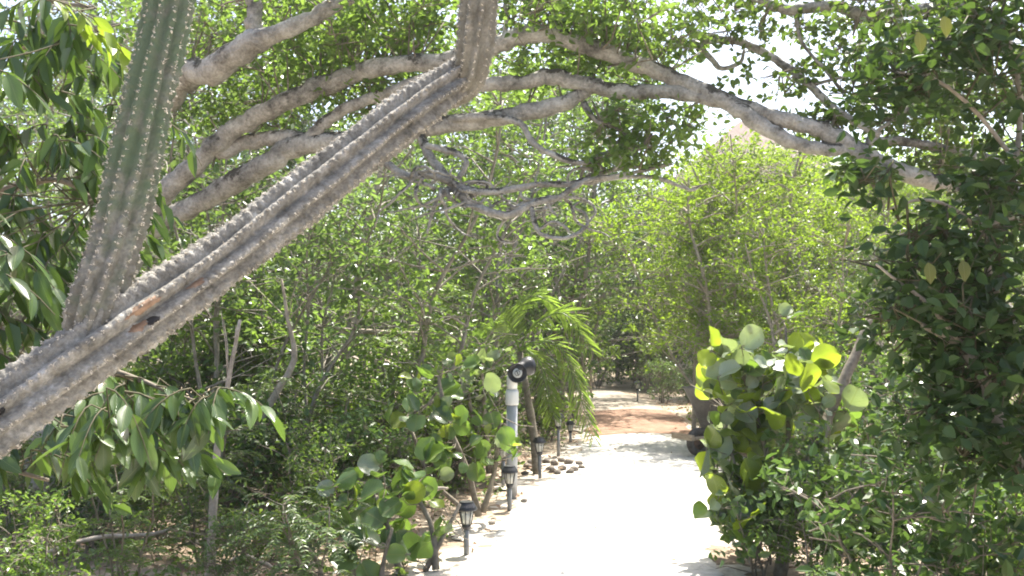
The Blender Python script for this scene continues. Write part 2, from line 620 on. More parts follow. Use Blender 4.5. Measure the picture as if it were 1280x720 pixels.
sand = ramp_mat('white_sand', [(.3, (.47, .445, .395)), (.5, (.56, .535, .485)), (.7, (.64, .615, .57))], 2.2, 10, .95, .8, .05, 12)
sand_far = ramp_mat('shaded_sand', [(.3, (.20, .165, .125)), (.5, (.31, .265, .21)), (.7, (.41, .36, .295))], 2.2, 10, .95, .5, .03, 22)  # path sand made darker: shade on the far track put into its colour
mulch = ramp_mat('red_gravel', [(.3, (.19, .11, .07)), (.5, (.29, .178, .12)), (.7, (.38, .26, .19))], 5, 10, .95, .9, .03, 60)
margin = ramp_mat('sandy_margin', [(.3, (.36, .31, .245)), (.5, (.50, .45, .375)), (.7, (.62, .575, .50))], 3.2, 10, .95, .7, .04, 20)
p = strip('sand_margin', -6, 17, -.006, margin, .16, .32, None, 10, 9)
p['label'] = 'tan sand spilling along both edges of the footpath'
p = strip('path', -6, 15.6, .004, sand)
p['label'] = 'white sand footpath'
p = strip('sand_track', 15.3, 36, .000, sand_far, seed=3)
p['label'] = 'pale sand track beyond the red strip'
p = strip('gravel_strip', 15.35, 20.4, .009, mulch, .06, .06, 60, 12, 5, .22)
p['label'] = 'rust red gravel strip across the path'

# ------------------------------------------------------------------ leaf shapes that are used singly
def blade(name, m, L, W, seg=6, fold=.16, droop=.25, wave=.0, seed=0, shape='oval'):
    """a leaf blade along +Y with its face up +Z, base at the origin"""
    r = np.random.default_rng(seed)
    V, UV, Q = [], [], []
    for k in range(seg + 1):
        t = k / seg
        if shape == 'oval':
            hw = W / 2 * (math.sin(math.pi * min(1, t ** .85 * .985 + .012)) ** .8)
        else:           # round with a notch at the stalk
            hw = W / 2 * math.sqrt(max(0, 1 - (2 * (t * .985 + .012) - 1) ** 2))
        y = L * t
        z = -droop * L * t * t
        for s_, f in ((-1, 1), (-.5, .5), (0, 0), (.5, .5), (1, 1)):
            zz = z + fold * hw * f * f + wave * W * math.sin(t * 9 + s_ * 2 + seed) * abs(s_) + r.normal(0, .004 * W)
            yy = y - (.10 * L * abs(s_) * (1 - t) ** 3 if shape == 'round' else 0)
            V.append((hw * s_, yy, zz))
            UV.append((.5 + .5 * s_ * max(hw / (W / 2), .02), t))
    for k in range(seg):
        for c in range(4):
            a = k * 5 + c
            Q.append((a, a + 1, a + 6, a + 5))
    return raw_mesh(name, V, [np.array(Q)], m, True, None, UV)


def leaf_obj(me, P, D, N, s, parent, name='leaf'):
    D = unit(D)
    X_ = unit(np.cross(D, N))
    N = np.cross(X_, D)
    o = bpy.data.objects.new(name, me)
    COL.objects.link(o)
    o.parent = parent
    b = np.array(parent.location)
    mt = Matrix(((X_[0] * s, D[0] * s, N[0] * s, P[0] - b[0]), (X_[1] * s, D[1] * s, N[1] * s, P[1] - b[1]), (X_[2] * s, D[2] * s, N[2] * s, P[2] - b[2]), (0, 0, 0, 1)))
    o.matrix_basis = mt
    return o


def on_open_path(Pw, y0=6.2, y1=10.2, mrg=.1):
    """does a leaf here shade the sunny stretch of the path?"""
    g = Pw - S * (Pw[..., 2:3] / S[2])
    a, b = path_x(g[..., 1])
    h = Pw - S * ((Pw[..., 2:3] - 1.2) / S[2])       # the sunlit sea grape stands in the open too
    lit = (h[..., 0] > 1.1) & (h[..., 0] < 2.6) & (h[..., 1] > 6.4) & (h[..., 1] < 7.7) & (Pw[..., 2] > 2.2)
    return (g[..., 1] > y0) & (g[..., 1] < y1) & (g[..., 0] > a - mrg) & (g[..., 0] < b + mrg) | lit


rng = np.random.default_rng(301)
random.seed(1)
# ------------------------------------------------------------------ cactus
class Stem:
    def __init__(self, pts, width_px, ribs, rib_depth=.2, seed=0, per=16):
        P = np.array([at(*p) for p in pts])
        self.P = catmull(P, per)
        w_ = np.array([wp / 2 * p[2] / F for wp, p in zip(width_px, pts)])
        self.r = catmull(np.stack([w_, w_ * 0, w_ * 0], 1), per)[:, 0]
        self.T, self.N, self.B = frames(self.P)
        self.ribs, self.dep = ribs, rib_depth
        seg = np.linalg.norm(np.diff(self.P, axis=0), axis=1)
        self.len = np.concatenate([[0], np.cumsum(seg)])
        self.rg = np.random.default_rng(seed)
        self.ph = self.rg.uniform(0, 6.28, (ribs,))

    def surf(self, s, th, off=0.0):
        """s metres along, th angle"""
        s, th = np.asarray(s, float), np.asarray(th, float)
        f = lambda A: np.stack([np.interp(s, self.len, A[:, k]) for k in range(3)], -1)
        p, n, b = f(self.P), unit(f(self.N)), unit(f(self.B))
        r = np.interp(s, self.len, self.r)
        th0 = th
        th = th + .10 * np.sin(s * 2.3 + 1) + .05 * np.sin(s * 6.1 + 2 * th)
        c = np.abs(np.cos(th * self.ribs / 2)) ** .85
        rib = 1 - self.dep * (1 - (1 - (1 - c) ** 1.0)) * 1.0
        idx = np.round(th / (2 * math.pi / self.ribs)).astype(int) % self.ribs
        notch = .5 + .5 * np.sin(s / .042 * 2 * math.pi + self.ph[idx] + .8 * np.sin(s * 7 + idx))
        rad = r * (rib + .085 * notch * np.clip(c * 3 - 2, 0, 1) + .03 * np.sin(s * 9 + th * 2) + .02 * np.sin(s * 23 - th * 3)) + off
        return p + rad[..., None] * (np.cos(th0)[..., None] * n + np.sin(th0)[..., None] * b)

    def build(self, name, m, parent, s0=0.0, s1=None, cap_round=False):
        s1 = self.len[-1] if s1 is None else s1
        k = int((s1 - s0) / .0085)
        s = np.linspace(s0, s1, k)
        nt_ = self.ribs * 6
        th = np.arange(nt_) * 2 * math.pi / nt_
        SS, TT = np.meshgrid(s, th, indexing='ij')
        V = self.surf(SS, TT)
        V = V + self.rg.normal(0, .0011, V.shape)
        i, j = np.meshgrid(np.arange(k - 1), np.arange(nt_), indexing='ij')
        q = np.stack([i * nt_ + j, i * nt_ + (j + 1) % nt_, (i + 1) * nt_ + (j + 1) % nt_, (i + 1) * nt_ + j], -1).reshape(-1, 4)
        V = np.vstack([V.reshape(-1, 3), V[0].mean(0), V[-1].mean(0)])
        e = k * nt_
        jj = np.arange(nt_)
        tri = np.vstack([np.stack([(jj + 1) % nt_, jj, np.full(nt_, e)], 1), np.stack([(k - 1) * nt_ + jj, (k - 1) * nt_ + (jj + 1) % nt_, np.full(nt_, e + 1)], 1)])
        return link(name, raw_mesh(name, V, [q, tri], m), parent)

    def spines(self, parent, s0, s1, length=.014, per=6, step=.03):
        acc = Acc()
        A, Dr = [], []
        for k in range(self.ribs):
            th = k * 2 * math.pi / self.ribs
            s = np.arange(s0, s1, step) + self.rg.uniform(0, step)
            s = s + self.rg.normal(0, .004, len(s))
            ths = np.full(len(s), th)
            for _ in range(6):      # follow the wandering rib crest
                ths = th - .10 * np.sin(s * 2.3 + 1) - .05 * np.sin(s * 6.1 + 2 * ths)
            pt = self.surf(s, ths, -.002)
            out = unit(pt - np.stack([np.interp(s, self.len, self.P[:, c]) for c in range(3)], -1))
            A.append(np.repeat(pt, per, 0))
            Dr.append(np.repeat(out, per, 0))
        A, Dr = np.concatenate(A), np.concatenate(Dr)
        D = unit(Dr + self.rg.normal(0, .75, A.shape))
        L = length * np.where(self.rg.uniform(0, 1, len(A)) < .7, .45, 1.25) * self.rg.uniform(.7, 1.2, len(A))
        Sd = unit(np.cross(D, self.rg.normal(0, 1, A.shape)))
        S2 = np.cross(D, Sd)
        A = A + self.rg.normal(0, .003, A.shape)
        wd = np.where(L < length * .6, .0034, .0011)[:, None]
        V = np.stack([A + Sd * wd, A - Sd * wd * .5 + S2 * wd * .87, A - Sd * wd * .5 - S2 * wd * .87, A + D * L[:, None]], 1)
        b = np.arange(len(A))[:, None] * 4
        Tt = np.concatenate([b + np.array([[0, 1, 3]]), b + np.array([[1, 2, 3]]), b + np.array([[2, 0, 3]])])
        acc.add(V.reshape(-1, 3), None, Tt)
        o = link('spines', acc.mesh('spines', M['spine'], False), parent)
        o.location = (0, 0, 0)
        return stuff(o)

    def patch(self, name, m, parent, sc_, th_, ds, dth, off=.004, n=9):
        """small irregular scab lying on the stem"""
        V = [(sc_, th_)]
        for k in range(2 * n):
            a = math.pi * k / n
            f = self.rg.uniform(.75, 1.15)
            V.append((sc_ + ds * f * math.cos(a), th_ + dth * f * math.sin(a)))
        V2 = [(sc_ + (s_ - sc_) * .55, th_ + (t_ - th_) * .55) for s_, t_ in V[1:]]
        allv = np.array(V + V2)
        N_ = 2 * n
        top = self.surf(allv[:, 0], allv[:, 1], off)
        top[1:N_ + 1] = self.surf(allv[1:N_ + 1, 0], allv[1:N_ + 1, 1], -.003)
        tri = [[0, N_ + 1 + k, N_ + 1 + (k + 1) % N_] for k in range(N_)]
        q = [[N_ + 1 + k, 1 + k, 1 + (k + 1) % N_, N_ + 1 + (k + 1) % N_] for k in range(N_)]
        o = link(name, raw_mesh(name, top, [np.array(q), np.array(tri)], m), parent)
        o.location = (0, 0, 0)
        return o


cactus = thing('cactus', 'big weathered ribbed column cactus leaning across the view, with two upright arms', 'cactus', (-3.25, 1.75, 0))
pts = [(-640, 1010, 2.15), (-300, 742, 2.55), (0, 520, 3.05), (150, 413, 3.3), (300, 308, 3.65), (430, 205, 4.0), (520, 135, 4.25), (585, 88, 4.45)]
st = Stem(pts, [92, 90, 84, 80, 68, 62, 58, 46], 9, .42, 3)
main = st.build('main_stem', M['cactus'], cactus)
st.spines(main, 1.2, st.len[-1], .011, 8, .03)


def near(stem, px, py):
    """arc length and angle of the stem surface point that shows at a pixel"""
    best = None
    for s_ in np.linspace(0, stem.len[-1], 240):
        for k in range(72):
            th_ = k * math.pi / 36
            p_ = stem.surf(np.array([s_]), np.array([th_]))[0]
            d_ = p_ - CAM
            x_ = d_[0]
            f_ = d_[1] * math.cos(PITCH) + d_[2] * math.sin(PITCH)
            z_ = -d_[1] * math.sin(PITCH) + d_[2] * math.cos(PITCH)
            e = ((640 + F * x_ / f_ - px) ** 2 + (360 - F * z_ / f_ - py) ** 2) + 60 * f_ * f_
            if best is None or e < best[0]:
                best = (e, s_, th_)
    return best[1], best[2]


s_, t_ = near(st, 182, 384)
st.patch('bark_scar', M['scar'], main, s_, t_, .075, .17)
s_, t_ = near(st, 172, 405)
st.patch('bark_scar', M['scar'], main, s_, t_, .045, .15)
s_, t_ = near(st, 246, 354)
st.patch('bark_scar', M['scar'], main, s_, t_, .04, .12)
s_, t_ = near(st, 190, 399)
st.patch('knot_hole', M['hole'], main, s_, t_, .028, .13, .007)
s_, t_ = near(st, 3, 514)
st.patch('knot_hole', M['hole'], main, s_, t_, .014, .1, .007)

a2 = Stem([(102, 430, 3.24), (116, 385, 3.26), (150, 285, 3.34), (183, 130, 3.42), (205, 40, 3.48), (222, -60, 3.55), (250, -210, 3.7)], [44, 62, 62, 62, 58, 56, 50], 10, .3, 5)
up = a2.build('upright_arm', M['cactus_arm'], cactus)
a2.spines(up, .06, 1.3, .014, 6, .026)
a3 = Stem([(560, 128, 4.42), (583, 104, 4.4), (592, 70, 4.36), (598, 10, 4.33), (604, -90, 4.3), (610, -220, 4.28)], [22, 40, 46, 47, 44, 38], 10, .3, 8)
ar = a3.build('short_arm', M['cactus_grey'], cactus)
a3.spines(ar, .1, .62, .014, 6)

rng = np.random.default_rng(302)
random.seed(2)
# ------------------------------------------------------------------ the two grey trees whose limbs cross the view
def limb(parent, spec, name='limb', m='bark', sides=12, rough=.045, per=7, knots=True):
    P = np.array([at(*s_[:3]) for s_ in spec])
    rad = np.array([s_[3] * (.45 if m == 'bark' else .5) * s_[2] / F for s_ in spec])
    Pc = catmull(P, per)
    rc = catmull(np.stack([rad, rad * 0, rad * 0], 1), per)[:, 0]
    if knots:
        Pc[1:-1] += rng.normal(0, 1, (len(Pc) - 2, 3)) * (rc[1:-1] * .09)[:, None]
        k = rng.normal(0, 1, len(rc))
        rc = rc * (1 + .07 * np.convolve(k, [.3, .5, .3], 'same'))
    acc = Acc()
    tube(acc, Pc, np.maximum(rc, .003), sides, rough)
    acc.obj(name, M[m], parent)
    return Pc


def canopy(parent, blobs, m, leaf_len, leaf_w, anchors, name='crown', per_site=7, spread=.07, cull=True, zb=.35, twig_m='stem', singles=None, single_meshes=None, droop=-.25, size_var=.25):
    """leaf sprays filling blobs (px, py, d, rx px, ry px, rd m, sprays), twigs run back to the nearest limb"""
    sites = []
    for (px, py, d, rx, ry, rd, n) in blobs:
        v = rand_dir(n) * (rng.uniform(0, 1, (n, 1)) ** .45)
        c = at(px, py, d)
        q_ = c + v * np.array([rx * d / F, rd, ry * d / F])
        sites.append(q_)
    sites = np.concatenate(sites)
    if cull:
        sites = sites[~(on_open_path(sites) & (rng.uniform(0, 1, len(sites)) > .07))]
    sites = sites[sites[:, 2] > .25]
    n = len(sites)
    # twigs: sites -> local hubs -> limb
    anchors = np.asarray(anchors)
    nh = max(6, n // 9)
    hubs = sites[rng.choice(n, min(nh, n), False)]
    tw = Acc()
    da = np.linalg.norm(hubs[:, None] - anchors[None], axis=2)
    src = anchors[da.argmin(1)]
    ok = da.min(1) < 2.5
    twigs(tw, src[ok], hubs[ok], *((.007, .004) if twig_m == 'twig' else (.010, .005)), .10)
    dh = np.linalg.norm(sites[:, None] - hubs[None], axis=2)
    dh[dh < 1e-6] = 9
    twigs(tw, hubs[dh.argmin(1)], sites, .005, .002, .03)
    stuff(tw.obj('twigs', M[twig_m], parent))
    acc = Acc()
    P = np.repeat(sites, per_site, 0) + rng.normal(0, spread * .5, (n * per_site, 3))
    D = rand_dir(len(P), droop, .6)
    P = P + D * spread * .3
    N = rand_dir(len(P), zb * 3, 1.0)
    L = leaf_len * rng.uniform(1 - size_var, 1 + size_var, len(P))
    k0 = 0
    if singles:
        # the leaves seen largest stand singly
        order = np.argsort(np.linalg.norm(P - CAM, axis=1) + rng.uniform(0, .8, len(P)))
        pick = order[:singles]
        for q_ in pick:
            leaf_obj(single_meshes[int(rng.integers(len(single_meshes)))], P[q_], D[q_], N[q_], L[q_] / leaf_len, parent)
        keep = np.ones(len(P), bool)
        keep[pick] = False
        P, D, N, L = P[keep], D[keep], N[keep], L[keep]
    leaves(acc, P, D, N, L, L * leaf_w / leaf_len)
    o = acc.obj(name, M[m], parent, False)
    return stuff(o)


tA = thing('spreading_tree', 'grey barked tree sending long mossy limbs from behind the cactus over the path', 'tree', (-4.3, 8.9, 0))
anchA = []
T_ = limb(tA, [(62, 605, 8.9, 66), (70, 520, 8.9, 56), (100, 420, 8.8, 52), (150, 330, 8.6, 50), (192, 270, 8.4, 44)], 'trunk')
for spec in (
    [(140, 345, 8.6, 40), (188, 261, 8.4, 30), (250, 200, 8.2, 28), (292, 163, 8.1, 27), (354, 129, 7.9, 27), (420, 101, 7.8, 27), (490, 82, 7.6, 26), (560, 76, 7.5, 26), (616, 58, 7.4, 25), (668, 42, 7.3, 26), (731, 58, 7.3, 23), (800, 81, 7.3, 23), (875, 112, 7.2, 25), (930, 142, 7.1, 24), (985, 176, 7.05, 20), (1030, 186, 7.0, 18), (1075, 188, 7.0, 16)],
    [(120, 370, 8.7, 42), (188, 288, 8.5, 30), (271, 242, 8.3, 30), (333, 205, 8.1, 30), (375, 182, 8.0, 30), (450, 174, 7.9, 27), (531, 160, 7.8, 26), (625, 147, 7.6, 24), (687, 134, 7.5, 24), (722, 121, 7.45, 20), (738, 108, 7.4, 16)],
    [(165, 190, 8.8, 40), (225, 102, 8.0, 38), (271, 86, 7.6, 36), (313, 55, 7.4, 36), (346, 42, 7.3, 25), (400, 17, 7.3, 21), (470, -20, 7.3, 16)],
    [(310, 62, 7.42, 26), (318, 30, 7.4, 23), (316, -10, 7.4, 21), (322, -60, 7.4, 16)],
    [(372, 188, 8.0, 22), (408, 152, 7.9, 18), (440, 133, 7.8, 17), (517, 104, 7.6, 15), (560, 80, 7.5, 12)],
    [(270, 190, 8.2, 24), (310, 178, 8.2, 22), (350, 172, 8.1, 22), (385, 174, 8.0, 20)],
):
    anchA.append(limb(tA, spec))
for spec in (
    [(525, 166, 7.8, 13), (537, 196, 7.6, 13), (567, 233, 7.5, 13), (587, 254, 7.4, 13), (633, 269, 7.3, 12), (667, 254, 7.3, 11), (700, 246, 7.3, 9), (733, 226, 7.3, 8), (787, 217, 7.3, 6), (840, 205, 7.3, 4)],
    [(474, 198, 7.6, 11), (508, 219, 7.5, 11), (546, 221, 7.5, 11), (600, 240, 7.4, 10), (671, 231, 7.4, 9), (717, 229, 7.4, 8), (770, 212, 7.4, 6), (830, 206, 7.4, 4)],
    [(533, 182, 7.6, 9), (567, 190, 7.5, 9), (583, 203, 7.45, 8), (573, 223, 7.45, 7)],
    [(560, 150, 7.7, 10), (608, 146, 7.5, 9), (650, 154, 7.4, 9), (671, 183, 7.35, 9), (725, 204, 7.3, 8), (754, 192, 7.3, 5)],
    [(663, 256, 7.3, 7), (675, 291, 7.25, 7), (708, 297, 7.2, 6), (733, 283, 7.2, 6), (731, 267, 7.2, 5), (717, 259, 7.2, 4), (727, 251, 7.2, 3)],
    [(675, 287, 7.25, 5), (690, 277, 7.2, 5), (707, 284, 7.2, 4), (712, 292, 7.2, 3)],
    [(684, 252, 7.3, 5), (690, 264, 7.3, 4), (697, 270, 7.3, 3)],
    [(562, 236, 7.5, 8), (548, 246, 7.5, 7), (540, 268, 7.5, 5), (534, 292, 7.5, 4)],
    [(729, 128, 7.4, 9), (745, 150, 7.4, 8), (775, 162, 7.4, 7), (792, 180, 7.4, 6), (794, 210, 7.4, 4)],
    [(735, 228, 7.35, 6), (775, 222, 7.3, 6), (820, 222, 7.3, 6), (862, 237, 7.3, 5), (876, 232, 7.3, 3)],
    [(668, 36, 7.3, 12), (663, 5, 7.4, 10), (660, -30, 7.5, 8)],
    [(628, 52, 7.4, 8), (634, 20, 7.4, 7), (625, -20, 7.5, 5)],
    [(636, 30, 7.4, 4), (652, 8, 7.4, 4), (660, -10, 7.4, 3)],
):
    anchA.append(limb(tA, spec, 'branch', 'bark', 8, .04, 5))
for (px, py), n_ in (((560, 236), 5), ((640, 268), 4), ((700, 246), 5), ((610, 240), 4), ((755, 214), 4), ((520, 222), 4)):
    for q_ in range(n_):        # curled bare twigs
        a_ = rng.uniform(0, 6.28)
        da_ = rng.normal(0, .6)
        x_, y_, d_ = px + rng.normal(0, 8), py, 7.4
        sp_ = [(x_, y_, d_, 6)]
        for k in range(7):
            a_ += da_ + rng.normal(0, .35)
            x_ += 12 * math.cos(a_)
            y_ += 9 * math.sin(a_) + 2
            sp_.append((x_, y_, d_ + rng.normal(0, .05), 5.5 - .6 * k))
        limb(tA, sp_, 'curled_twig', 'bark', 6, .03, 4)
round_leaf = [blade('round_leaf', M['leaf_mid'], .062, .04, 4, .2, .15, 0, k) for k in range(3)]
canopy(tA, [(300, 40, 8.6, 150, 60, 1.3, 300), (440, 30, 8.0, 130, 55, 1.2, 340), (540, 20, 7.9, 90, 40, 1.0, 130), (720, 20, 7.4, 110, 40, .9, 240), (800, 55, 7.4, 90, 45, .8, 150), (300, 130, 8.6, 90, 50, .8, 110),
            (480, 115, 8.2, 120, 35, .7, 120), (800, 170, 7.4, 70, 50, .6, 130), (700, 90, 7.8, 90, 25, .6, 80), (770, 200, 7.5, 70, 25, .5, 60), (420, 75, 8.3, 150, 40, .9, 170), (860, 150, 7.6, 50, 30, .5, 35),
            (600, -40, 7.8, 260, 50, 1.2, 160), (300, -40, 8.8, 200, 50, 1.2, 120)],
       'leaf_mid', .062, .042, np.concatenate(anchA), singles=280, single_meshes=round_leaf)

tB = thing('leaning_tree', 'pale barked tree whose two low limbs slope in from beside the dark tree', 'tree', tuple(G(1330, 670)))
anchB = []
limb(tB, [(1330, 680, 7.3, 58), (1335, 560, 7.3, 48), (1330, 420, 7.2, 42), (1300, 300, 7.2, 38), (1262, 240, 7.1, 34)], 'trunk')
for spec in (
    [(1290, 280, 7.15, 34), (1223, 232, 7.1, 28), (1165, 227, 7.0, 25), (1111, 209, 7.0, 26), (1071, 188, 7.0, 28), (1021, 161, 7.05, 24), (966, 146, 7.1, 22), (912, 128, 7.15, 20), (837, 115, 7.25, 21), (781, 115, 7.35, 21), (734, 106, 7.4, 21), (690, 95, 7.45, 23), (656, 103, 7.5, 21), (612, 106, 7.55, 18), (580, 112, 7.6, 12)],
    [(1290, 215, 7.3, 16), (1227, 197, 7.2, 13), (1183, 186, 7.1, 12), (1129, 177, 7.05, 13), (1085, 176, 7.0, 14)],
    [(1100, 170, 7.0, 10), (1046, 138, 7.1, 11), (1010, 105, 7.2, 11), (985, 85, 7.3, 11), (948, 63, 7.4, 11), (912, 50, 7.5, 11), (862, 54, 7.6, 9), (820, 66, 7.7, 6)],
    [(1260, 60, 7.6, 22), (1201, 8, 7.4, 17), (1147, 12, 7.3, 16), (1093, 21, 7.2, 16), (1042, 7, 7.2, 15), (995, 12, 7.2, 15), (960, 5, 7.2, 13), (920, -20, 7.2, 10)],
    [(1345, 330, 7.3, 26), (1320, 200, 7.5, 24), (1275, 90, 7.6, 22), (1250, 40, 7.6, 18)],
):
    anchB.append(limb(tB, spec))
for spec in (
    [(993, 15, 7.2, 6), (1003, 54, 7.2, 5), (1028, 83, 7.2, 5), (1053, 112, 7.2, 4), (1082, 123, 7.2, 3)],
    [(872, 52, 7.55, 8), (889, 74, 7.5, 8), (903, 86, 7.5, 7), (925, 78, 7.5, 6), (930, 62, 7.5, 4)],
    [(1046, 138, 7.1, 5), (1040, 160, 7.1, 4), (1050, 172, 7.1, 3)],
    [(1095, 165, 7.0, 6), (1140, 130, 7.1, 5), (1165, 90, 7.2, 5), (1180, 50, 7.2, 4)],
    [(1010, 108, 7.2, 5), (1060, 95, 7.2, 4), (1120, 88, 7.2, 3)],
    [(1190, 228, 7.0, 7), (1213, 262, 7.0, 6), (1235, 290, 7.0, 5), (1232, 345, 7.0, 4)],
):
    anchB.append(limb(tB, spec, 'branch', 'bark', 8, .04, 5))
canopy(tB, [(900, 20, 7.3, 90, 35, .7, 60), (1000, 40, 7.4, 90, 45, .7, 50), (960, 110, 7.3, 70, 35, .4, 28), (1080, 80, 7.2, 90, 60, .7, 130), (1150, 140, 7.2, 110, 50, .6, 140), (1120, 20, 7.4, 120, 40, .8, 130),
            (1030, 150, 7.2, 60, 25, .3, 50), (1200, 90, 7.6, 100, 80, .8, 170), (900, -30, 7.4, 200, 40, 1.0, 110), (1170, 205, 7.2, 90, 30, .4, 60), (1060, 215, 6.9, 14, 10, .15, 14), (1100, 220, 6.9, 22, 16, .2, 18)],
       'leaf_mid', .06, .042, np.concatenate(anchB), singles=240, single_meshes=round_leaf)

rng = np.random.default_rng(303)
random.seed(3)
# ------------------------------------------------------------------ dark tree close on the other side
tC = thing('dark_tree', 'dark leafy tree in shade beside the path, nearest on the side of the sea grape', 'tree', tuple(G(1345, 940)))
aC = [limb(tC, [(1345, 950, 3.7, 30), (1330, 760, 3.8, 24), (1300, 640, 3.9, 20), (1268, 568, 4.0, 17), (1245, 515, 4.0, 16), (1228, 470, 4.05, 14), (1195, 430, 4.1, 11), (1150, 405, 4.1, 7)], 'trunk', 'pale_stem'),
      limb(tC, [(1300, 640, 3.9, 14), (1300, 480, 4.1, 13), (1262, 400, 4.2, 12), (1236, 345, 4.2, 10), (1240, 290, 4.2, 9), (1265, 230, 4.3, 8), (1275, 120, 4.4, 7), (1250, 20, 4.4, 6)], 'limb', 'pale_stem'),
      limb(tC, [(1238, 300, 4.2, 6), (1190, 260, 4.1, 5), (1150, 250, 4.1, 4), (1110, 262, 4.1, 3)], 'branch', 'pale_stem', 7),
      limb(tC, [(1268, 200, 4.3, 6), (1220, 140, 4.3, 5), (1170, 100, 4.3, 4), (1120, 90, 4.3, 3)], 'branch', 'pale_stem', 7),
      limb(tC, [(1210, 440, 4.1, 7), (1160, 380, 4.0, 5), (1120, 350, 4.0, 4), (1095, 330, 4.0, 3)], 'branch', 'pale_stem', 7)]
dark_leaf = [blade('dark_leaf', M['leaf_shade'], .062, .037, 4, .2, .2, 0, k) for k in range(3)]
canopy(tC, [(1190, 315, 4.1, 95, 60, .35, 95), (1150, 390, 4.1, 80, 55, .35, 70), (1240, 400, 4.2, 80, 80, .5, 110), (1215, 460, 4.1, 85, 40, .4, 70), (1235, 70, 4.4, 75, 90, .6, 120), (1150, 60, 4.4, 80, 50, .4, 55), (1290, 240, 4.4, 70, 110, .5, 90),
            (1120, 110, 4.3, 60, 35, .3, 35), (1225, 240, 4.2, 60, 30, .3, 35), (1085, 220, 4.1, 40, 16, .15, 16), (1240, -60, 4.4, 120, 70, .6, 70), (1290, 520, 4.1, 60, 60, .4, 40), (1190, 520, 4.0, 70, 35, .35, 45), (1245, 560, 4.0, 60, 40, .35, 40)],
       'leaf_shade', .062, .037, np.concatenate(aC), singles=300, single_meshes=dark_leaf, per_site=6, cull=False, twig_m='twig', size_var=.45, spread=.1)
tC_y = blade('yellow_leaf', M['yellow'], .085, .05, 5, .2, .2, 0, 9)
for px, py in ((1203, 345), (1160, 348), (1148, 60), (1180, 40)):
    o = leaf_obj(tC_y, at(px, py - 20, 3.75), np.array([.1, -.2, -1.0]), np.array([0, -1, .3]), 1.0, tC)
    o['label'] = 'yellowing leaf hanging among the dark ones'

rng = np.random.default_rng(304)
random.seed(4)
# ------------------------------------------------------------------ glossy leaved tree close on the cactus side
tD = thing('glossy_tree', 'tree with long glossy drooping leaves behind and under the cactus', 'tree', (-3.5, 4.3, 0))
aD = [limb(tD, [(-340, 860, 4.3, 50), (-320, 600, 4.3, 44), (-260, 350, 4.3, 38), (-200, 100, 4.4, 30), (-150, -100, 4.5, 22)], 'trunk', 'stem')]
for spec in (
    [(-290, 470, 4.3, 26), (-150, 420, 4.3, 20), (-30, 410, 4.3, 15), (80, 440, 4.3, 10), (160, 470, 4.2, 7), (240, 500, 4.1, 4)],
    [(-250, 330, 4.3, 24), (-120, 280, 4.3, 18), (0, 240, 4.3, 11), (70, 225, 4.3, 7), (120, 250, 4.2, 4)],
    [(-220, 170, 4.4, 22), (-80, 90, 4.4, 16), (20, 60, 4.3, 11), (90, 40, 4.2, 7), (150, 30, 4.1, 4)],
    [(-170, -40, 4.4, 16), (-40, -30, 4.3, 11), (60, 0, 4.2, 7), (120, 10, 4.1, 4)],
    [(-305, 520, 4.3, 22), (-160, 560, 4.2, 14), (-60, 570, 4.1, 9), (60, 600, 4.0, 5)],
    [(-30, 410, 4.3, 10), (40, 480, 4.2, 8), (110, 520, 4.0, 6), (180, 545, 3.9, 4)],
):
    aD.append(limb(tD, spec, 'limb', 'stem', 8))
gl = [blade('glossy_leaf', M['leaf_gloss'], .15, .056, 7, .22, d_, .02, k) for k, d_ in enumerate((.1, .2, .3, .15))]
gn = [blade('young_glossy_leaf', M['leaf_new'], .13, .05, 7, .22, d_, .02, k) for k, d_ in enumerate((.1, .25))]


def sprays(tree, specs, big, young, cap, joined_m, twig_m):
    """hanging twigs with alternate long leaves; the first CAP leaves are parts"""
    tw, acc, cnt = Acc(), Acc(), 0
    todo = []
    for (px, py, d, rx, ry, rd, n, yf) in specs:
        for k in range(n):
            v = rng.normal(0, .5, 3)
            c = at(px, py, d) + np.array([v[0] * rx, 0, v[2] * ry]) * d / F + np.array([0, v[1] * rd, 0])
            todo.append((c, rng.uniform() < yf))
    todo.sort(key=lambda x: np.linalg.norm(x[0] - CAM))
    anchors = np.concatenate(aD)
    for c, yng in todo:
        az = rng.uniform(-2.2, .9)
        ln = rng.uniform(.18, .34)
        out = np.array([math.cos(az), math.sin(az) * .7, 0])
        t = np.linspace(0, 1, 6)
        P = c + out[None] * (t * ln)[:, None] + np.array([0, 0, -1.0])[None] * (t ** 2 * ln * rng.uniform(.4, 1.0))[:, None]
        tube(tw, P, np.linspace(.004, .0018, 6), 4, 0, False)
        src = anchors[np.linalg.norm(anchors - c, axis=1).argmin()]
        twigs(tw, src[None], c[None], .0045, .003, .05)
        for q_ in range(rng.integers(6, 10)):
            f = (q_ + 1) / 9
            p_ = np.array([np.interp(f, t, P[:, k]) for k in range(3)])
            side = np.cross(out, [0, 0, 1]) * (1 if q_ % 2 else -1)
            D = unit(out * rng.uniform(.2, .8) + side * rng.uniform(.3, .9) + np.array([0, 0, -rng.uniform(.35, 1.25)]) + rng.normal(0, .15, 3))
            N = unit(np.array([0, -.35, .8]) + rng.normal(0, .35, 3) + out * .3)
            s = rng.uniform(.65, 1.15)
            if cnt < cap:
                o = leaf_obj((young if yng else big)[int(rng.integers(len(young if yng else big)))], p_, D, N, s, tree)
                cnt += 1
            else:
                leaves(acc, p_[None], D[None], N[None], .15 * s, .056 * s, .22, .2)
    if acc.n:
        stuff(acc.obj('foliage', M[joined_m], tree, False))
    stuff(tw.obj('twigs', M[twig_m], tree))


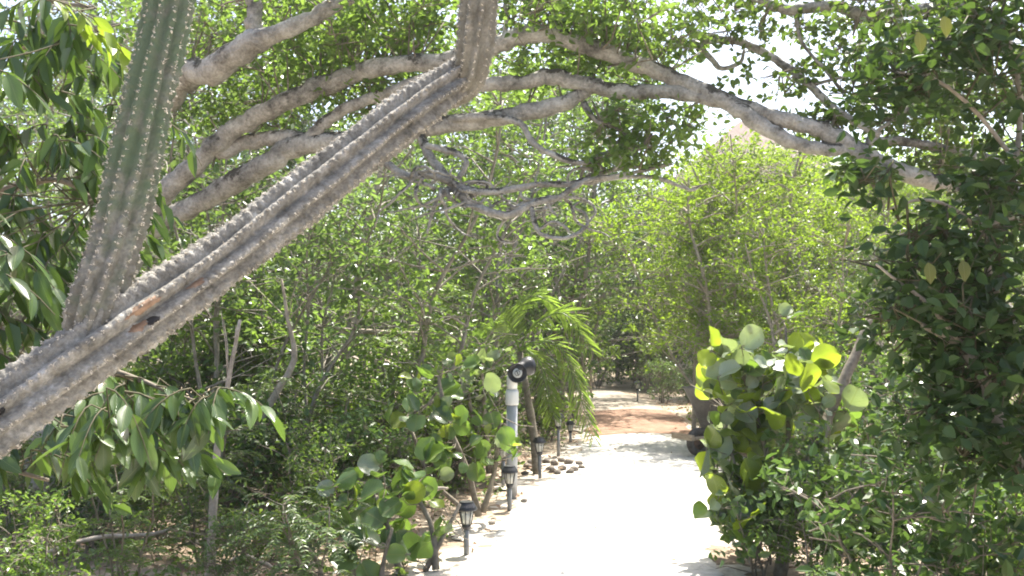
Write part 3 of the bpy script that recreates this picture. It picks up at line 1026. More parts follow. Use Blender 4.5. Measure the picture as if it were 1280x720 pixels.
sprays(tD, [(45, 40, 4.2, 80, 60, .5, 16, .3), (95, 15, 3.9, 40, 14, .2, 4, 1.0), (60, 150, 4.3, 90, 80, .6, 20, 0), (30, 250, 4.3, 80, 80, .6, 16, 0), (40, 340, 4.1, 70, 60, .5, 14, 0), (15, 400, 4.1, 50, 50, .4, 8, 0),
            (140, 505, 3.9, 60, 30, .3, 11, 0), (185, 485, 3.9, 60, 14, .2, 4, 0), (90, 470, 4.0, 40, 40, .3, 7, 0), (250, 490, 3.95, 30, 12, .2, 4, 0), (20, 560, 4.0, 50, 40, .4, 7, 0), (170, 555, 3.9, 40, 20, .2, 5, 0),
            (130, 220, 4.6, 50, 120, .4, 12, 0)],
       gl, gn, 300, 'leaf_gloss_joined', 'twig')

rng = np.random.default_rng(305)
random.seed(5)
# ------------------------------------------------------------------ sea grapes
gr = {k: [blade(k, M[k], .2, .215, 9, f_, d_, .045, q_, 'round') for q_, (f_, d_) in enumerate(((.4, .05), (.15, .28), (.5, .15), (.28, -.12)))] for k in ('grape', 'grape_lime', 'grape_grey_glint')}


def screen(p_):
    d_ = np.asarray(p_) - CAM
    f_ = d_[1] * math.cos(PITCH) + d_[2] * math.sin(PITCH)
    return 640 + F * d_[0] / f_, 360 - F * (-d_[1] * math.sin(PITCH) + d_[2] * math.cos(PITCH)) / f_


# the lamps and the post stand clear of the leaves
CLEAR = [(556, 604, 618, 700), (616, 658, 572, 642), (655, 735, 500, 610), (618, 680, 440, 520), (845, 878, 440, 600)]


def grape_plant(label, base, blobs, stems, mix, name='sea_grape', grp=None, face=.6):
    """woody stems and big round leaves on short stalks"""
    t = thing(name, label, 'shrub', tuple(base), grp)
    anch = []
    for s_ in stems:
        anch.append(limb(t, s_, 'stem', 'stem', 8, .03, 5))
    anch = np.concatenate(anch)
    tw = Acc()
    for (px, py, d, rx, ry, rd, n) in blobs:
        for k in range(n):
            v = rng.uniform(-1, 1, 3)
            p_ = at(px, py, d) + np.array([v[0] * rx * d / F, v[1] * rd, v[2] * ry * d / F])
            if p_[2] < .06:
                continue
            src = anch[(np.linalg.norm(anch - p_, axis=1) + rng.uniform(0, .15, len(anch))).argmin()]
            out = unit(p_ - src + np.array([0, -.12, .05]) + rng.normal(0, .1, 3))
            hub = p_ - out * .06
            twigs(tw, src[None], hub[None], .005, .0032, .02)
            for q_ in range(int(rng.integers(1, 4))):
                D = unit(out * .5 + rng.normal(0, .7, 3) + np.array([0, 0, .1]))
                b_ = hub + D * .03
                u_, v_ = screen(b_ + D * .1)
                if any(x0_ < u_ < x1_ and y0_ < v_ < y1_ for x0_, x1_, y0_, y1_ in CLEAR):
                    continue
                twigs(tw, hub[None], b_[None], .0035, .0028, .004)
                N = unit(np.array([.08, -face, .7]) + rng.normal(0, .5, 3))
                kind = random.choices(['grape', 'grape_lime', 'grape_grey_glint'], mix)[0]
                o = leaf_obj(gr[kind][int(rng.integers(4))], b_, D, N, rng.uniform(.36, .86) * (1.12 if face < .5 else 1), t)
                if kind == 'grape_lime':
                    o['label'] = 'bright lime green young leaf'
    stuff(tw.obj('twigs', M['stem'], t))
    return t


grape_plant('sea grape shrub with big round leaves hiding the foot of the spotlight post', G(600, 640),
            [(545, 480, 8.4, 45, 40, .3, 9), (590, 520, 8.2, 40, 45, .3, 11), (560, 560, 8.1, 60, 45, .4, 13), (660, 555, 8.2, 18, 26, .15, 4), (620, 580, 8.2, 25, 40, .2, 6), (520, 540, 8.3, 40, 50, .4, 8)],
            [[(598, 645, 8.3, 9), (585, 590, 8.3, 7), (560, 530, 8.3, 6), (548, 470, 8.3, 4)], [(604, 640, 8.3, 8), (618, 590, 8.3, 6), (625, 520, 8.3, 4)], [(590, 645, 8.3, 7), (540, 600, 8.3, 5), (515, 540, 8.3, 4)]], (.86, .09, .05))
grape_plant('low sea grape sprouting beside the nearest path lamp', G(540, 710),
            [(500, 600, 6.9, 40, 35, .3, 9), (540, 640, 6.8, 45, 40, .3, 10), (470, 640, 6.8, 45, 40, .3, 9), (540, 700, 6.5, 40, 30, .2, 6)],
            [[(545, 712, 6.6, 10), (540, 660, 6.7, 7), (515, 610, 6.8, 5)], [(500, 716, 6.6, 9), (485, 660, 6.7, 6), (470, 620, 6.8, 4)], [(530, 716, 6.6, 8), (560, 660, 6.7, 5), (575, 630, 6.8, 4)]], (.88, .08, .04))
grape_plant('sparse sea grape with large folded leaves, closest to the viewer on the lamp side', G(440, 760),
            [(470, 690, 5.9, 50, 25, .3, 6), (400, 660, 6.0, 40, 25, .3, 4), (370, 700, 5.9, 30, 25, .2, 3), (440, 620, 6.1, 40, 30, .3, 5)],
            [[(445, 770, 5.9, 10), (440, 700, 6.0, 8), (430, 640, 6.1, 5)], [(470, 770, 5.9, 9), (480, 700, 6.0, 6), (490, 660, 6.0, 4)], [(420, 770, 5.9, 7), (395, 700, 6.0, 5), (375, 680, 6.0, 4)]], (.85, .07, .08))
grape_plant('taller grey leaved sea grape behind the post, below the palm', G(615, 590),
            [(600, 435, 10.6, 38, 22, .3, 10), (585, 470, 10.6, 34, 26, .3, 8), (620, 460, 10.6, 20, 30, .3, 6), (600, 520, 10.6, 30, 30, .3, 7)],
            [[(612, 592, 10.6, 8), (606, 520, 10.6, 6), (600, 430, 10.6, 4)], [(618, 592, 10.6, 7), (590, 520, 10.6, 5), (582, 450, 10.6, 4)]], (.45, .08, .47))
grape_plant('sunlit sea grape with glint whitened and lime round leaves in front of the wheelbarrow', G(985, 690),
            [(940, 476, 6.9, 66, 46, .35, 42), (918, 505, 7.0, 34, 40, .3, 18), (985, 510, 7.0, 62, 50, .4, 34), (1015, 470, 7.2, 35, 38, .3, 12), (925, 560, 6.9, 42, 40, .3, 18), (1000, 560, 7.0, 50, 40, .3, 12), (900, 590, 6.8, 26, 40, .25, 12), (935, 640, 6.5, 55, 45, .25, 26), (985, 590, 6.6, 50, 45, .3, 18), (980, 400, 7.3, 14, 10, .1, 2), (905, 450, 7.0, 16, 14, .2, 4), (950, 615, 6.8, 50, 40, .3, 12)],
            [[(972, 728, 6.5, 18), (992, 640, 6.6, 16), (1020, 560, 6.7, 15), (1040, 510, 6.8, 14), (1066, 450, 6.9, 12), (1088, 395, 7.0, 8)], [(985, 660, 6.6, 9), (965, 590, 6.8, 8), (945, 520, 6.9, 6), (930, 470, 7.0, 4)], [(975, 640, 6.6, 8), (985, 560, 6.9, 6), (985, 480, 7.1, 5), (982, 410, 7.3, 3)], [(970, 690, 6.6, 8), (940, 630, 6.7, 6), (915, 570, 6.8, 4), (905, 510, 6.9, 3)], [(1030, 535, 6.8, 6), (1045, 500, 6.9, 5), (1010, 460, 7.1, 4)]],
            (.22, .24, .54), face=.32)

rng = np.random.default_rng(306)
random.seed(6)
# ------------------------------------------------------------------ templates for thicket plants
def plant_template(seed, H, spread, nstem, leaf_len, leaf_w, n_leaf, z0, leaf_m, stem_m, r0=.035, per=7, gap=.2, flat=.5, up=.3):
    """returns (trunk mesh, crown mesh) standing on the origin"""
    global rng
    keep, rng = rng, np.random.default_rng(seed)
    tr, lv = Acc(), Acc()
    starts, dirs = [], []
    for s_ in range(nstem):
        a = rng.uniform(0, 6.28)
        b = np.array([math.cos(a), math.sin(a), 0]) * (.06 if nstem > 1 else 0) * rng.uniform(.5, 2)
        lean = rng.normal(0, .16, 2) + b[:2] * 1.2
        k = 7
        t = np.linspace(0, 1, k)
        P = np.stack([b[0] + lean[0] * H * t + rng.normal(0, .05, k) * H * .22 * (t > 0), b[1] + lean[1] * H * t + rng.normal(0, .05, k) * H * .22 * (t > 0), -.08 + H * rng.uniform(.75, .95) * t], 1)
        rr = r0 * rng.uniform(.6, 1.1)
        C = catmull(P, 4)
        tube(tr, C, np.linspace(rr, rr * .3, len(C)), 7, .04)
        nb = int(10 + H * 3)
        for q_ in range(nb):
            f = rng.uniform(max(.12, z0 / H), 1)
            c = C[int(f * (len(C) - 1))]
            a = rng.uniform(0, 6.28)
            ln = spread * rng.uniform(.45, 1.1) * (1.15 - .55 * f)
            t2 = np.linspace(0, 1, 4)
            dv = np.array([math.cos(a), math.sin(a), 0])
            Bp = c + dv[None] * (t2 * ln)[:, None] + np.array([0, 0, 1])[None] * ((t2 - flat * t2 ** 2) * ln * rng.uniform(.3, 1.1))[:, None] + rng.normal(0, .03 * ln, (4, 3)) * (t2 > 0)[:, None]
            tube(tr, Bp, np.linspace(rr * .38, .004, 4), 5, 0, False)
            starts.append(Bp)
    ns = n_leaf // per
    idx = rng.integers(0, len(starts), ns)
    f = rng.uniform(gap, 1.0, ns) ** .7
    st_ = np.array(starts)
    fk = f * 3
    i0 = np.clip(fk.astype(int), 0, 2)
    fr = (fk - i0)[:, None]
    base = st_[idx, i0] * (1 - fr) + st_[idx, i0 + 1] * fr
    site = base + rng.normal(0, .13 * spread, (ns, 3)) + np.array([0, 0, .05])
    site[:, 2] = np.maximum(site[:, 2], .12)
    twigs(tr, base, site, .004, .0018, .02)
    P = np.repeat(site, per, 0) + rng.normal(0, leaf_len * .55, (ns * per, 3))
    D = rand_dir(len(P), -.2, .7)
    N = rand_dir(len(P), up * 3.5, 1.0)
    L = leaf_len * rng.uniform(.65, 1.25, len(P))
    leaves(lv, P, D, N, L, L * leaf_w / leaf_len)
    rng = keep
    return tr.mesh('trunk', M[stem_m]), lv.mesh('crown', M[leaf_m], False)


def pinnate_template(seed, H, n_frond, leaf_m, ll=.035):
    """shrub of feather leaves"""
    global rng
    keep, rng = rng, np.random.default_rng(seed)
    tr, lv = Acc(), Acc()
    for s_ in range(4):
        a = rng.uniform(0, 6.28)
        t = np.linspace(0, 1, 6)
        P = np.stack([math.cos(a) * t * H * .25 + rng.normal(0, .02, 6), math.sin(a) * t * H * .25 + rng.normal(0, .02, 6), -.06 + t * H * rng.uniform(.7, 1)], 1)
        tube(tr, P, np.linspace(.016, .006, 6), 6, 0)
        for q_ in range(n_frond // 4):
            c = P[int(rng.integers(1, 6))]
            az = rng.uniform(0, 6.28)
            ln = rng.uniform(.2, .38)
            m_ = 10
            tt = np.linspace(0, 1, m_)
            o = np.array([math.cos(az), math.sin(az), 0])
            st_ = c + o * rng.uniform(0, .25) + np.array([0, 0, rng.uniform(0, .1)])
            twigs(tr, c[None], st_[None], .005, .003, .01)
            rc = st_ + o[None] * (tt * ln)[:, None] + np.array([0, 0, 1.0])[None] * ((tt * .5 - tt ** 2 * .7) * ln)[:, None]
            tube(tr, rc, np.linspace(.0025, .001, m_), 3, 0, False)
            sd = np.cross(o, [0, 0, 1])
            for sg in (-1, 1):
                D = unit(sd[None] * sg + o[None] * .45 + rng.normal(0, .12, (m_, 3)) + np.array([[0, 0, -.15]]))
                leaves(lv, rc, D, np.array([[0, 0, 1.0]]) + rng.normal(0, .25, (m_, 3)), ll * 1.7 * (1 - .4 * np.abs(tt - .4)), ll * .65)
    rng = keep
    return tr.mesh('trunk', M['stem']), lv.mesh('crown', M[leaf_m], False)


TREE = [plant_template(100 + k, H, sp, ns, (.082, .07, .1, .075, .09, .064, .08, .07, .095)[k], (.048, .044, .05, .036, .056, .042, .045, .042, .052)[k], nl, z0, lm, 'thin_stem', .032) for k, (H, sp, ns, nl, z0, lm) in enumerate((
    (5.6, 1.25, 3, 4200, 1.0, 'leaf_mid'), (6.2, 1.4, 2, 4600, 1.3, 'leaf_mid'), (5.0, 1.2, 4, 4200, .7, 'leaf_dark'), (6.6, 1.5, 2, 5000, 1.6, 'leaf_mid'), (4.4, 1.1, 3, 3600, .6, 'leaf_pale'), (5.8, 1.3, 3, 4600, .9, 'leaf_dark'), (5.4, 1.2, 3, 2300, .5, 'leaf_pale'), (6.0, 1.3, 2, 2500, .8, 'leaf_mid'), (4.8, 1.1, 4, 2300, .4, 'leaf_pale')))]
LIME = [plant_template(130 + k, H, sp, ns, .075, .036, nl, z0, 'leaf_lime', 'pale_stem', .05, up=.2) for k, (H, sp, ns, nl, z0) in enumerate(((5.0, 1.4, 3, 6200, 1.8), (5.4, 1.5, 2, 6600, 2.0), (4.6, 1.3, 3, 5600, 1.5)))]
SHRUB = [plant_template(160 + k, H, sp, ns, ll, lw, nl, .12, lm, 'stem', .016) for k, (H, sp, ns, ll, lw, nl, lm) in enumerate((
    (1.5, .6, 4, .06, .034, 1700, 'leaf_mid'), (1.1, .55, 5, .05, .03, 1500, 'leaf_pale'), (1.9, .7, 4, .07, .04, 2000, 'leaf_mid'), (.8, .5, 5, .055, .032, 1100, 'leaf_lime'), (1.6, .65, 4, .085, .05, 1300, 'leaf_dark')))]
BIG = [plant_template(190 + k, H, sp, 4, .1, .075, nl, .12, lm, 'stem', .018, 5) for k, (H, sp, nl, lm) in enumerate(((1.2, .5, 620, 'leaf_pale'), (1.0, .5, 520, 'leaf_mid')))]
FEATHER = [pinnate_template(210 + k, H, nf, lm) for k, (H, nf, lm) in enumerate(((1.5, 120, 'leaf_mid'), (1.1, 100, 'leaf_pale'), (1.9, 150, 'leaf_mid')))]


def plant(kind, temps, k, x, y, s, label, cat, grp, rz=None):
    o = bpy.data.objects.new(kind, None)
    COL.objects.link(o)
    o.location = (x, y, float(ground_z(np.array(x), np.array(y))))
    o.rotation_euler.z = rng.uniform(0, 6.28) if rz is None else rz
    o.scale = (s, s, s * rng.uniform(.93, 1.07))
    o.empty_display_size = .2
    tag(o, label, cat, grp)
    tr, lv = temps[k % len(temps)]
    for nm, me in (('trunk', tr), ('crown', lv)):
        c = bpy.data.objects.new(nm, me)
        COL.objects.link(c)
        c.parent = o
    return o


SPOT = [(-400, 'past the edge of the glossy leaved tree'), (40, 'behind the hanging glossy leaves'), (130, 'behind the upright cactus arm'), (215, 'just past the fork of the cactus'), (300, 'under the two mossy limbs'), (385, 'behind the middle of the leaning cactus'),
        (465, 'below the tip of the leaning cactus'), (540, 'under the twisted bare branches'), (600, 'behind the lamp side sea grapes'), (650, 'straight behind the spotlight post'), (705, 'behind the drooping palm'), (765, 'at the far bend of the track'),
        (835, 'at the far edge of the red gravel'), (900, 'beyond the wheelbarrow'), (965, 'behind the sunlit sea grape leaves'), (1030, 'behind the grey sea grape trunk'), (1095, 'past the grey sea grape trunk'), (1160, 'behind the fringe of the dark tree'),
        (1225, 'behind the trunk of the dark tree'), (1290, 'at the outer edge behind the dark tree')]
used = set()


def where(px, row):
    for _, ph in sorted(SPOT, key=lambda s_: abs(s_[0] - px)):
        if (ph, row) not in used:
            used.add((ph, row))
            return ph
    return SPOT[-1][1]


ROWW = {0: 'front row of thicket', 1: 'second row of thicket', 2: 'third row of thicket', 3: 'deep in thicket', 4: 'at back of thicket'}
k = 0
for row, d, pxs in ((0, 10.3, (-20, 110, 245, 375, 500)), (1, 12.6, (40, 165, 300, 425, 520, 575)), (2, 15.2, (-30, 95, 215, 330, 450, 550, 610)), (3, 19, (30, 150, 270, 390, 500, 600, 680, 725)), (4, 25, (100, 250, 400, 540, 650, 720))):
    for px in pxs:
        dd = d + rng.uniform(-.7, .7)
        pxx = px + rng.uniform(-15, 15)
        x = (pxx - 640) / F * dd
        s = rng.uniform(.92, 1.12) * (1, 1, 1.12, 1.42, 1.7)[row] * (1.05 if px > 640 else 1)
        if row == 0:
            s *= .9
        if px < 280:
            s *= 1.2
        plant('thicket_tree', TREE, 6 + k % 3 if row < 2 or (row == 2 and k % 2) else (0, 1, 3, 4, 5)[k % 5], x, dd, s, f"slender grey tree, {ROWW[row]}, {where(pxx, row)}", 'tree', 'slender thicket trees')
        k += 1
for row, d, pxs in ((1, 13.5, (1040, 1130, 1230)), (2, 15.6, (908, 950, 1005, 1080, 1180, 1280)), (3, 20, (895, 950, 1005, 1060, 1130, 1225)), (4, 26, (865, 905, 945, 990, 1040, 1110, 1210))):
    for px in pxs:
        dd = d + rng.uniform(-.6, .6)
        pxx = px + rng.uniform(-12, 12)
        x = (pxx - 640) / F * dd
        lime = row in (3, 4) or (row == 2 and px < 1120)
        s = ({1: .72, 2: 1.0, 3: 1.18, 4: 1.42} if lime else {1: .72, 2: .85, 3: 1.0, 4: 1.1})[row] * rng.uniform(.94, 1.06)
        if lime:
            plant('lime_tree', LIME, k, x, dd, s, f"yellow green tree, {ROWW[row]}, {where(pxx, row)}", 'tree', 'yellow green trees')
        else:
            plant('thicket_tree', TREE, k, x, dd, s * .95, f"slender grey tree, {ROWW[row]}, {where(pxx, row)}", 'tree', 'slender thicket trees')
        k += 1
plant('lime_tree', LIME, 0, 3.12, 14.2, .92, 'yellow green tree spreading over the path from beside the wheelbarrow', 'tree', 'yellow green trees', 1.0)
plant('lime_tree', LIME, 2, 3.9, 12.6, .8, 'smaller yellow green tree standing between wheelbarrow and sea grape', 'tree', 'yellow green trees', 2.6)
for px, d, s in ((700, 30, 1.4), (752, 31.5, 1.35), (800, 31, 1.25), (840, 30, 1.2), (880, 31, 1.2), (640, 31, 1.4), (725, 34, 1.6), (775, 35, 1.5)):
    plant('thicket_tree', TREE, (2, 5)[k % 2], (px - 640) / F * d, d, s, f"dark tree closing off the track, {where(px, 9)}", 'tree', 'dark trees at the end of the track')
    k += 1

ADJ = {'SHRUB': 'small leaved shrub', 'FEATHER': 'feathery leaved shrub', 'BIG': 'round leaved shrub'}
SH = {'SHRUB': SHRUB, 'FEATHER': FEATHER, 'BIG': BIG}
rowname = {9: 'standing tall', 5: 'near the viewer', 6: 'at mid distance', 7: 'among thicket stems', 8: 'low beside the far track', 10: 'close to the viewer'}
k = 0
for row, d, pxs, kinds, ss in (
    (10, 5.6, (30, 160, 290, 390), ('SHRUB', 'FEATHER'), .62),
    (5, 7.4, (20, 100, 180, 250, 320, 400), ('SHRUB', 'FEATHER', 'SHRUB'), .62),
    (6, 8.4, (60, 140, 215, 300, 380, 450), ('SHRUB', 'SHRUB', 'FEATHER'), .78),
    (6, 9.4, (10, 95, 180, 265, 350, 430, 500), ('SHRUB', 'SHRUB', 'FEATHER'), .85),
    (7, 11.5, (50, 140, 230, 320, 410, 490, 560, 600), ('SHRUB', 'FEATHER', 'SHRUB'), 1.0),
    (9, 10.8, (215, 285, 355, 425, 495, 560), ('SHRUB', 'SHRUB', 'FEATHER'), 1.35),
    (8, 15.5, (560, 610, 655, 690), ('SHRUB', 'FEATHER'), .9),
    (8, 23, (690, 730, 835, 865, 905), ('SHRUB',), .95),
    (10, 4.9, (1130, 1230, 1310), ('SHRUB', 'SHRUB'), .75),
    (5, 6.0, (1010, 1110, 1200, 1290), ('SHRUB', 'SHRUB'), .58),
    (7, 6.5, (905, 950), ('BIG',), .62),
    (7, 6.7, (1040,), ('SHRUB',), .6),
    (7, 5.5, (1040,), ('SHRUB',), .5),
    (6, 8.2, (1060, 1110, 1170, 1250), ('SHRUB', 'FEATHER'), 1.05),
    (7, 11, (990, 1060, 1140, 1230), ('SHRUB', 'SHRUB'), 1.25),
    (8, 15.5, (915, 965, 1030), ('SHRUB',), 1.0),
    (8, 28.5, (745, 785, 820), ('SHRUB',), 1.5),
):
    for px in pxs:
        kd = kinds[k % len(kinds)]
        dd = d + rng.uniform(-.5, .5)
        pxx = px + rng.uniform(-12, 12)
        x = (pxx - 640) / F * dd
        a, b = path_x(dd)
        if a - .45 < x < b + .2 and dd < 27:
            x = a - .55 if x < (a + b) / 2 else b + .32
        plant({'SHRUB': 'shrub', 'FEATHER': 'feathery_shrub', 'BIG': 'round_leaved_shrub'}[kd], SH[kd], (4 if k % 3 else 0) if px > 1095 and d < 9 else int(rng.integers(9)), x, dd, ss * rng.uniform(.85, 1.15), f"{ADJ[kd]} {rowname[row]}, {where(pxx, row)}", 'shrub', ADJ[kd] + 's of the undergrowth')
        k += 1

# single pale saplings in the undergrowth
for label, spec in (
    ('straight pale bare sapling rising from the undergrowth under the cactus', [(262, 735, 6.2, 11), (266, 640, 6.3, 10), (272, 560, 6.4, 9), (285, 480, 6.5, 6), (300, 400, 6.6, 4)]),
    ('forked grey sapling leaning behind the pale bare one', [(280, 650, 8.6, 13), (310, 560, 8.7, 11), (340, 500, 8.8, 9), (368, 450, 8.9, 8), (360, 400, 8.9, 5), (352, 350, 8.9, 3)]),
    ('thin bare sapling tilting beside the leaf litter clearing', [(505, 575, 11.6, 9), (493, 540, 11.6, 8), (478, 490, 11.7, 6), (470, 450, 11.7, 4)]),
    ('long leaning pale trunk in front of the trees at the red gravel edge', [(893, 500, 19.5, 9), (888, 450, 19.5, 9), (872, 400, 19.5, 9), (852, 350, 19.5, 9), (838, 320, 19.5, 6), (800, 300, 19.5, 3)]),
    ('upright thin trunk standing right next to the wheelbarrow', [(867, 560, 14.6, 7), (868, 490, 14.6, 6), (872, 420, 14.6, 6), (880, 360, 14.6, 4), (892, 320, 14.6, 3)]),
    ('crooked pale stem in the sunny trees beyond the sea grape', [(1000, 520, 14.5, 9), (1015, 430, 14.5, 8), (1030, 390, 14.5, 7), (1012, 345, 14.5, 5), (985, 300, 14.5, 3)]),
    ('slanting grey stem seen between cactus and twisted branches', [(420, 520, 12, 12), (440, 400, 12, 11), (455, 300, 12, 9), (470, 240, 12, 7), (478, 200, 12, 5)]),
):
    t = thing('sapling', label, 'sapling', (*at(*spec[0][:3])[:2], 0), 'bare saplings')
    sp0 = at(*spec[0][:3])
    limb(t, spec, 'trunk', 'pale_stem', 7, .04, 5)
    P = at(*spec[-2][:3])
    acc = Acc()
    for q_ in range(3):
        e = P + np.array([rng.normal(0, .25), rng.normal(0, .15), rng.uniform(.25, .7)])
        twigs(acc, P[None], e[None], .007, .003, .04)
    stuff(acc.obj('twigs', M['pale_stem'], t))

rng = np.random.default_rng(307)
random.seed(7)
# ------------------------------------------------------------------ palm
palm = thing('young_palm', 'young palm with arching feather fronds behind the spotlight post', 'palm', tuple(G(672, 592)))
pb = at(650, 440, 11.6)
acc = Acc()
tb = G(672, 592)
Pt = catmull(np.array([tb + [0, 0, -.05], tb * .6 + pb * .4 + [.02, 0, 0], pb]), 6)
tube(acc, Pt, np.linspace(.055, .04, len(Pt)), 10, .06)
acc.obj('trunk', M['stem'], palm)
for tipd in ([(640, 400), (670, 370), (722, 402)], [(668, 428), (704, 440), (742, 546)], [(640, 415), (627, 396), (612, 408)], [(664, 410), (704, 392), (740, 440)], [(655, 436), (676, 456), (690, 520)]):
    dz = rng.uniform(-.25, .25)
    d0 = 11.6 - .15
    C = np.array([pb, at(*tipd[0], d0 + dz * .3), at(*tipd[1], d0 - .15 + dz), at(*tipd[2], d0 - .3 + dz * 1.5)])
    P = catmull(C, 8)
    n = 38
    f = np.linspace(.0, 1, n)
    ln = np.concatenate([[0], np.cumsum(np.linalg.norm(np.diff(P, axis=0), axis=1))])
    P = np.stack([np.interp(f * ln[-1], ln, P[:, c]) for c in range(3)], 1)
    acc = Acc()
    tube(acc, P, np.linspace(.013, .003, n), 5)
    fr = acc.obj('frond', M['palm_leaf'], palm)
    T, N_, B_ = frames(P)
    lf = Acc()
    side0 = unit(np.cross(T, [0, 0, 1]))
    roll = rng.uniform(.5, 1.1)
    side0 = unit(side0 * math.cos(roll) + np.cross(T, side0) * math.sin(roll))
    for sg in (-1, 1):
        for rep in range(1):
            sl = slice(7, None)
            D = unit(side0[sl] * sg * .75 + T[sl] * .85 + np.array([[0, 0, -.12]]) + rng.normal(0, .05, (n - 7, 3)))
            L = .33 * np.sin(np.linspace(.75, 2.75, n - 7)) ** .7 * rng.uniform(.85, 1.1, n - 7)
            off = T[sl] * rep * ln[-1] / n / 2
            leaves(lf, P[sl] + off, D, np.array([[0, 0, 1.0]]) + side0[sl] * sg * -.4 + np.array([[0, -.5, 0]]) + rng.normal(0, .25, (n - 7, 3)), L, .0125, .3, .22)
    o = lf.obj('leaflets', M['palm_leaf'], fr, False)
    o.location = (0, 0, 0)
    stuff(o)

rng = np.random.default_rng(308)
random.seed(8)
# ------------------------------------------------------------------ post with two spotlights
M['pvc'] = plain('white_plastic', (.70, .70, .68), .35, 0, .05, 8)
M['pvc_grey'] = plain('grey_plastic', (.36, .37, .38), .4, 0, .08, 10)
M['black'] = plain('black_plastic', (.022, .022, .024), .38, 0, .15, 20)
M['black_worn'] = plain('sun_bleached_black', (.055, .052, .05), .5, 0, .25, 25)
M['lens'] = plain('spot_lens', (.52, .53, .52), .15, 0, .05, 10)
M['grey_stake'] = plain('grey_stake', (.21, .21, .21), .45, 0, .12, 20)
M['clear'], t_, b_ = mat('lamp_plastic')
b_.inputs['Base Color'].default_value = (.72, .72, .66, 1)
b_.inputs['Roughness'].default_value = .25
b_.inputs['Transmission Weight'].default_value = .35
M['wood'] = ramp_mat('worn_wood', [(.3, (.25, .19, .13)), (.55, (.42, .34, .25)), (.75, (.52, .44, .34))], 6, 8, .85, .4, .01, 40, (1, 8, 8))
M['tray'] = ramp_mat('grey_tray_metal', [(.3, (.07, .06, .055)), (.5, (.13, .12, .11)), (.7, (.19, .175, .165))], 5, 8, .55, .2, .006, 30)
M['rubber'] = plain('tyre_rubber', (.10, .09, .08), .8, 0, .25, 18, .3)
M['rust'] = plain('rusty_steel', (.16, .10, .07), .6, .4, .3, 20, .3)

b = G(640, 622)
x0, y0 = float(b[0]), float(b[1])
post = thing('spotlight_post', 'white plastic pipe post carrying two black spotlights beside the path', 'light post', (x0, y0, 0), None, False)


def pz(py):
    return float(at(640, py, y0)[2])


acc = Acc()
acc.lathe([(0, -.1), (.054, -.1), (.054, pz(506)), (0, pz(506))], 18)
acc.obj('lower_pipe', M['pvc_grey'], post)
acc = Acc()
acc.lathe([(.0, pz(506)), (.062, pz(506)), (.066, pz(504)), (.066, pz(491)), (.058, pz(487)), (.0, pz(487))], 18)
acc.obj('coupling', M['pvc'], post)
acc = Acc()
acc.lathe([(0, pz(488)), (.052, pz(488)), (.052, pz(470)), (.046, pz(468.5)), (0, pz(468.5))], 18)
acc.obj('upper_pipe', M['pvc'], post)
acc = Acc()
acc.lathe([(0, pz(469)), (.03, pz(469)), (.03, pz(464)), (0, pz(464))], 12)
acc.box((.05, -.0, pz(464)), (.14, .035, .03))
acc.obj('bracket', M['black'], post)
for (cx, cy, pyc, dirv, lab) in ((.055, -.06, 466, (-.05, -1, .05), 'spotlight facing the viewer'), (.15, .03, 458, (.75, .65, .15), 'spotlight turned away along the path')):
    Mx = Vector(dirv).to_track_quat('Z', 'Y').to_matrix()
    c = np.array([cx, cy, pz(pyc)])
    acc = Acc()
    acc.lathe([(0, -.15), (.03, -.148), (.05, -.13), (.056, -.08), (.07, -.05), (.094, -.01), (.097, .035), (.088, .037), (.074, .012), (.0, .008)], 24, c, Mx)
    sp = acc.obj('spotlight', M['black'], post)
    sp['label'] = lab
    acc = Acc()
    acc.lathe([(.046, .012), (.048, .022), (.04, .028), (0, .03)], 20, c, Mx)
    o = acc.obj('lens', M['lens'], sp)
    o.location = (0, 0, 0)
    acc = Acc()
    acc.lathe([(.028, .029), (.028, .034), (.022, .034), (.022, .029)], 16, c, Mx)
    acc.box(c + np.array(Mx @ Vector((0, 0, .032))), (.009, .042, .006), Mx @ Matrix.Rotation(.4, 3, 'Z'))
    o = acc.obj('bulb_ring', M['black_worn'], sp)
    o.location = (0, 0, 0)

rng = np.random.default_rng(309)
random.seed(9)
# ------------------------------------------------------------------ path lamps
def path_lamp(label, px, py_base, h, s=1.0, tilt=0.0):
    b = G(px, py_base)
    t = thing('path_lamp', label, 'lamp', (b[0], b[1], 0), 'solar lamps along the path edge', False)
    t.rotation_euler = (0, tilt, rng.uniform(0, 3))
    acc = Acc()
    acc.lathe([(0, -.1), (.021, -.1), (.021, h - .175 * s), (0, h - .175 * s)], 12)
    acc.obj('stake', M['grey_stake'], t)
    acc = Acc()
    z = h - .18 * s
    acc.lathe([(0, z), (.024 * s, z), (.03 * s, z + .012 * s), (.032 * s, z + .03 * s), (.026 * s, z + .035 * s), (0, z + .035 * s)], 14)
    acc.obj('collar', M['black'], t)
    acc = Acc()
    acc.lathe([(.0, z + .034 * s), (.03 * s, z + .034 * s), (.045 * s, z + .125 * s), (0, z + .125 * s)], 18)
    acc.obj('lamp_shade', M['clear'], t)
    for q_ in range(8):
        a = q_ * math.pi / 4
        acc = Acc()
        tube(acc, np.array([[.032 * s * math.cos(a), .032 * s * math.sin(a), z + .03 * s], [.049 * s * math.cos(a), .049 * s * math.sin(a), z + .127 * s]]), .0032 * s, 5)
        acc.obj('cage_bar', M['black_worn'], t)
    acc = Acc()
    acc.lathe([(0, z + .122 * s), (.066 * s, z + .122 * s), (.072 * s, z + .128 * s), (.066 * s, z + .145 * s), (.05 * s, z + .168 * s), (.047 * s, z + .178 * s), (.0, z + .18 * s)], 22)
    acc.obj('cap', M['black'], t, False)
    return t


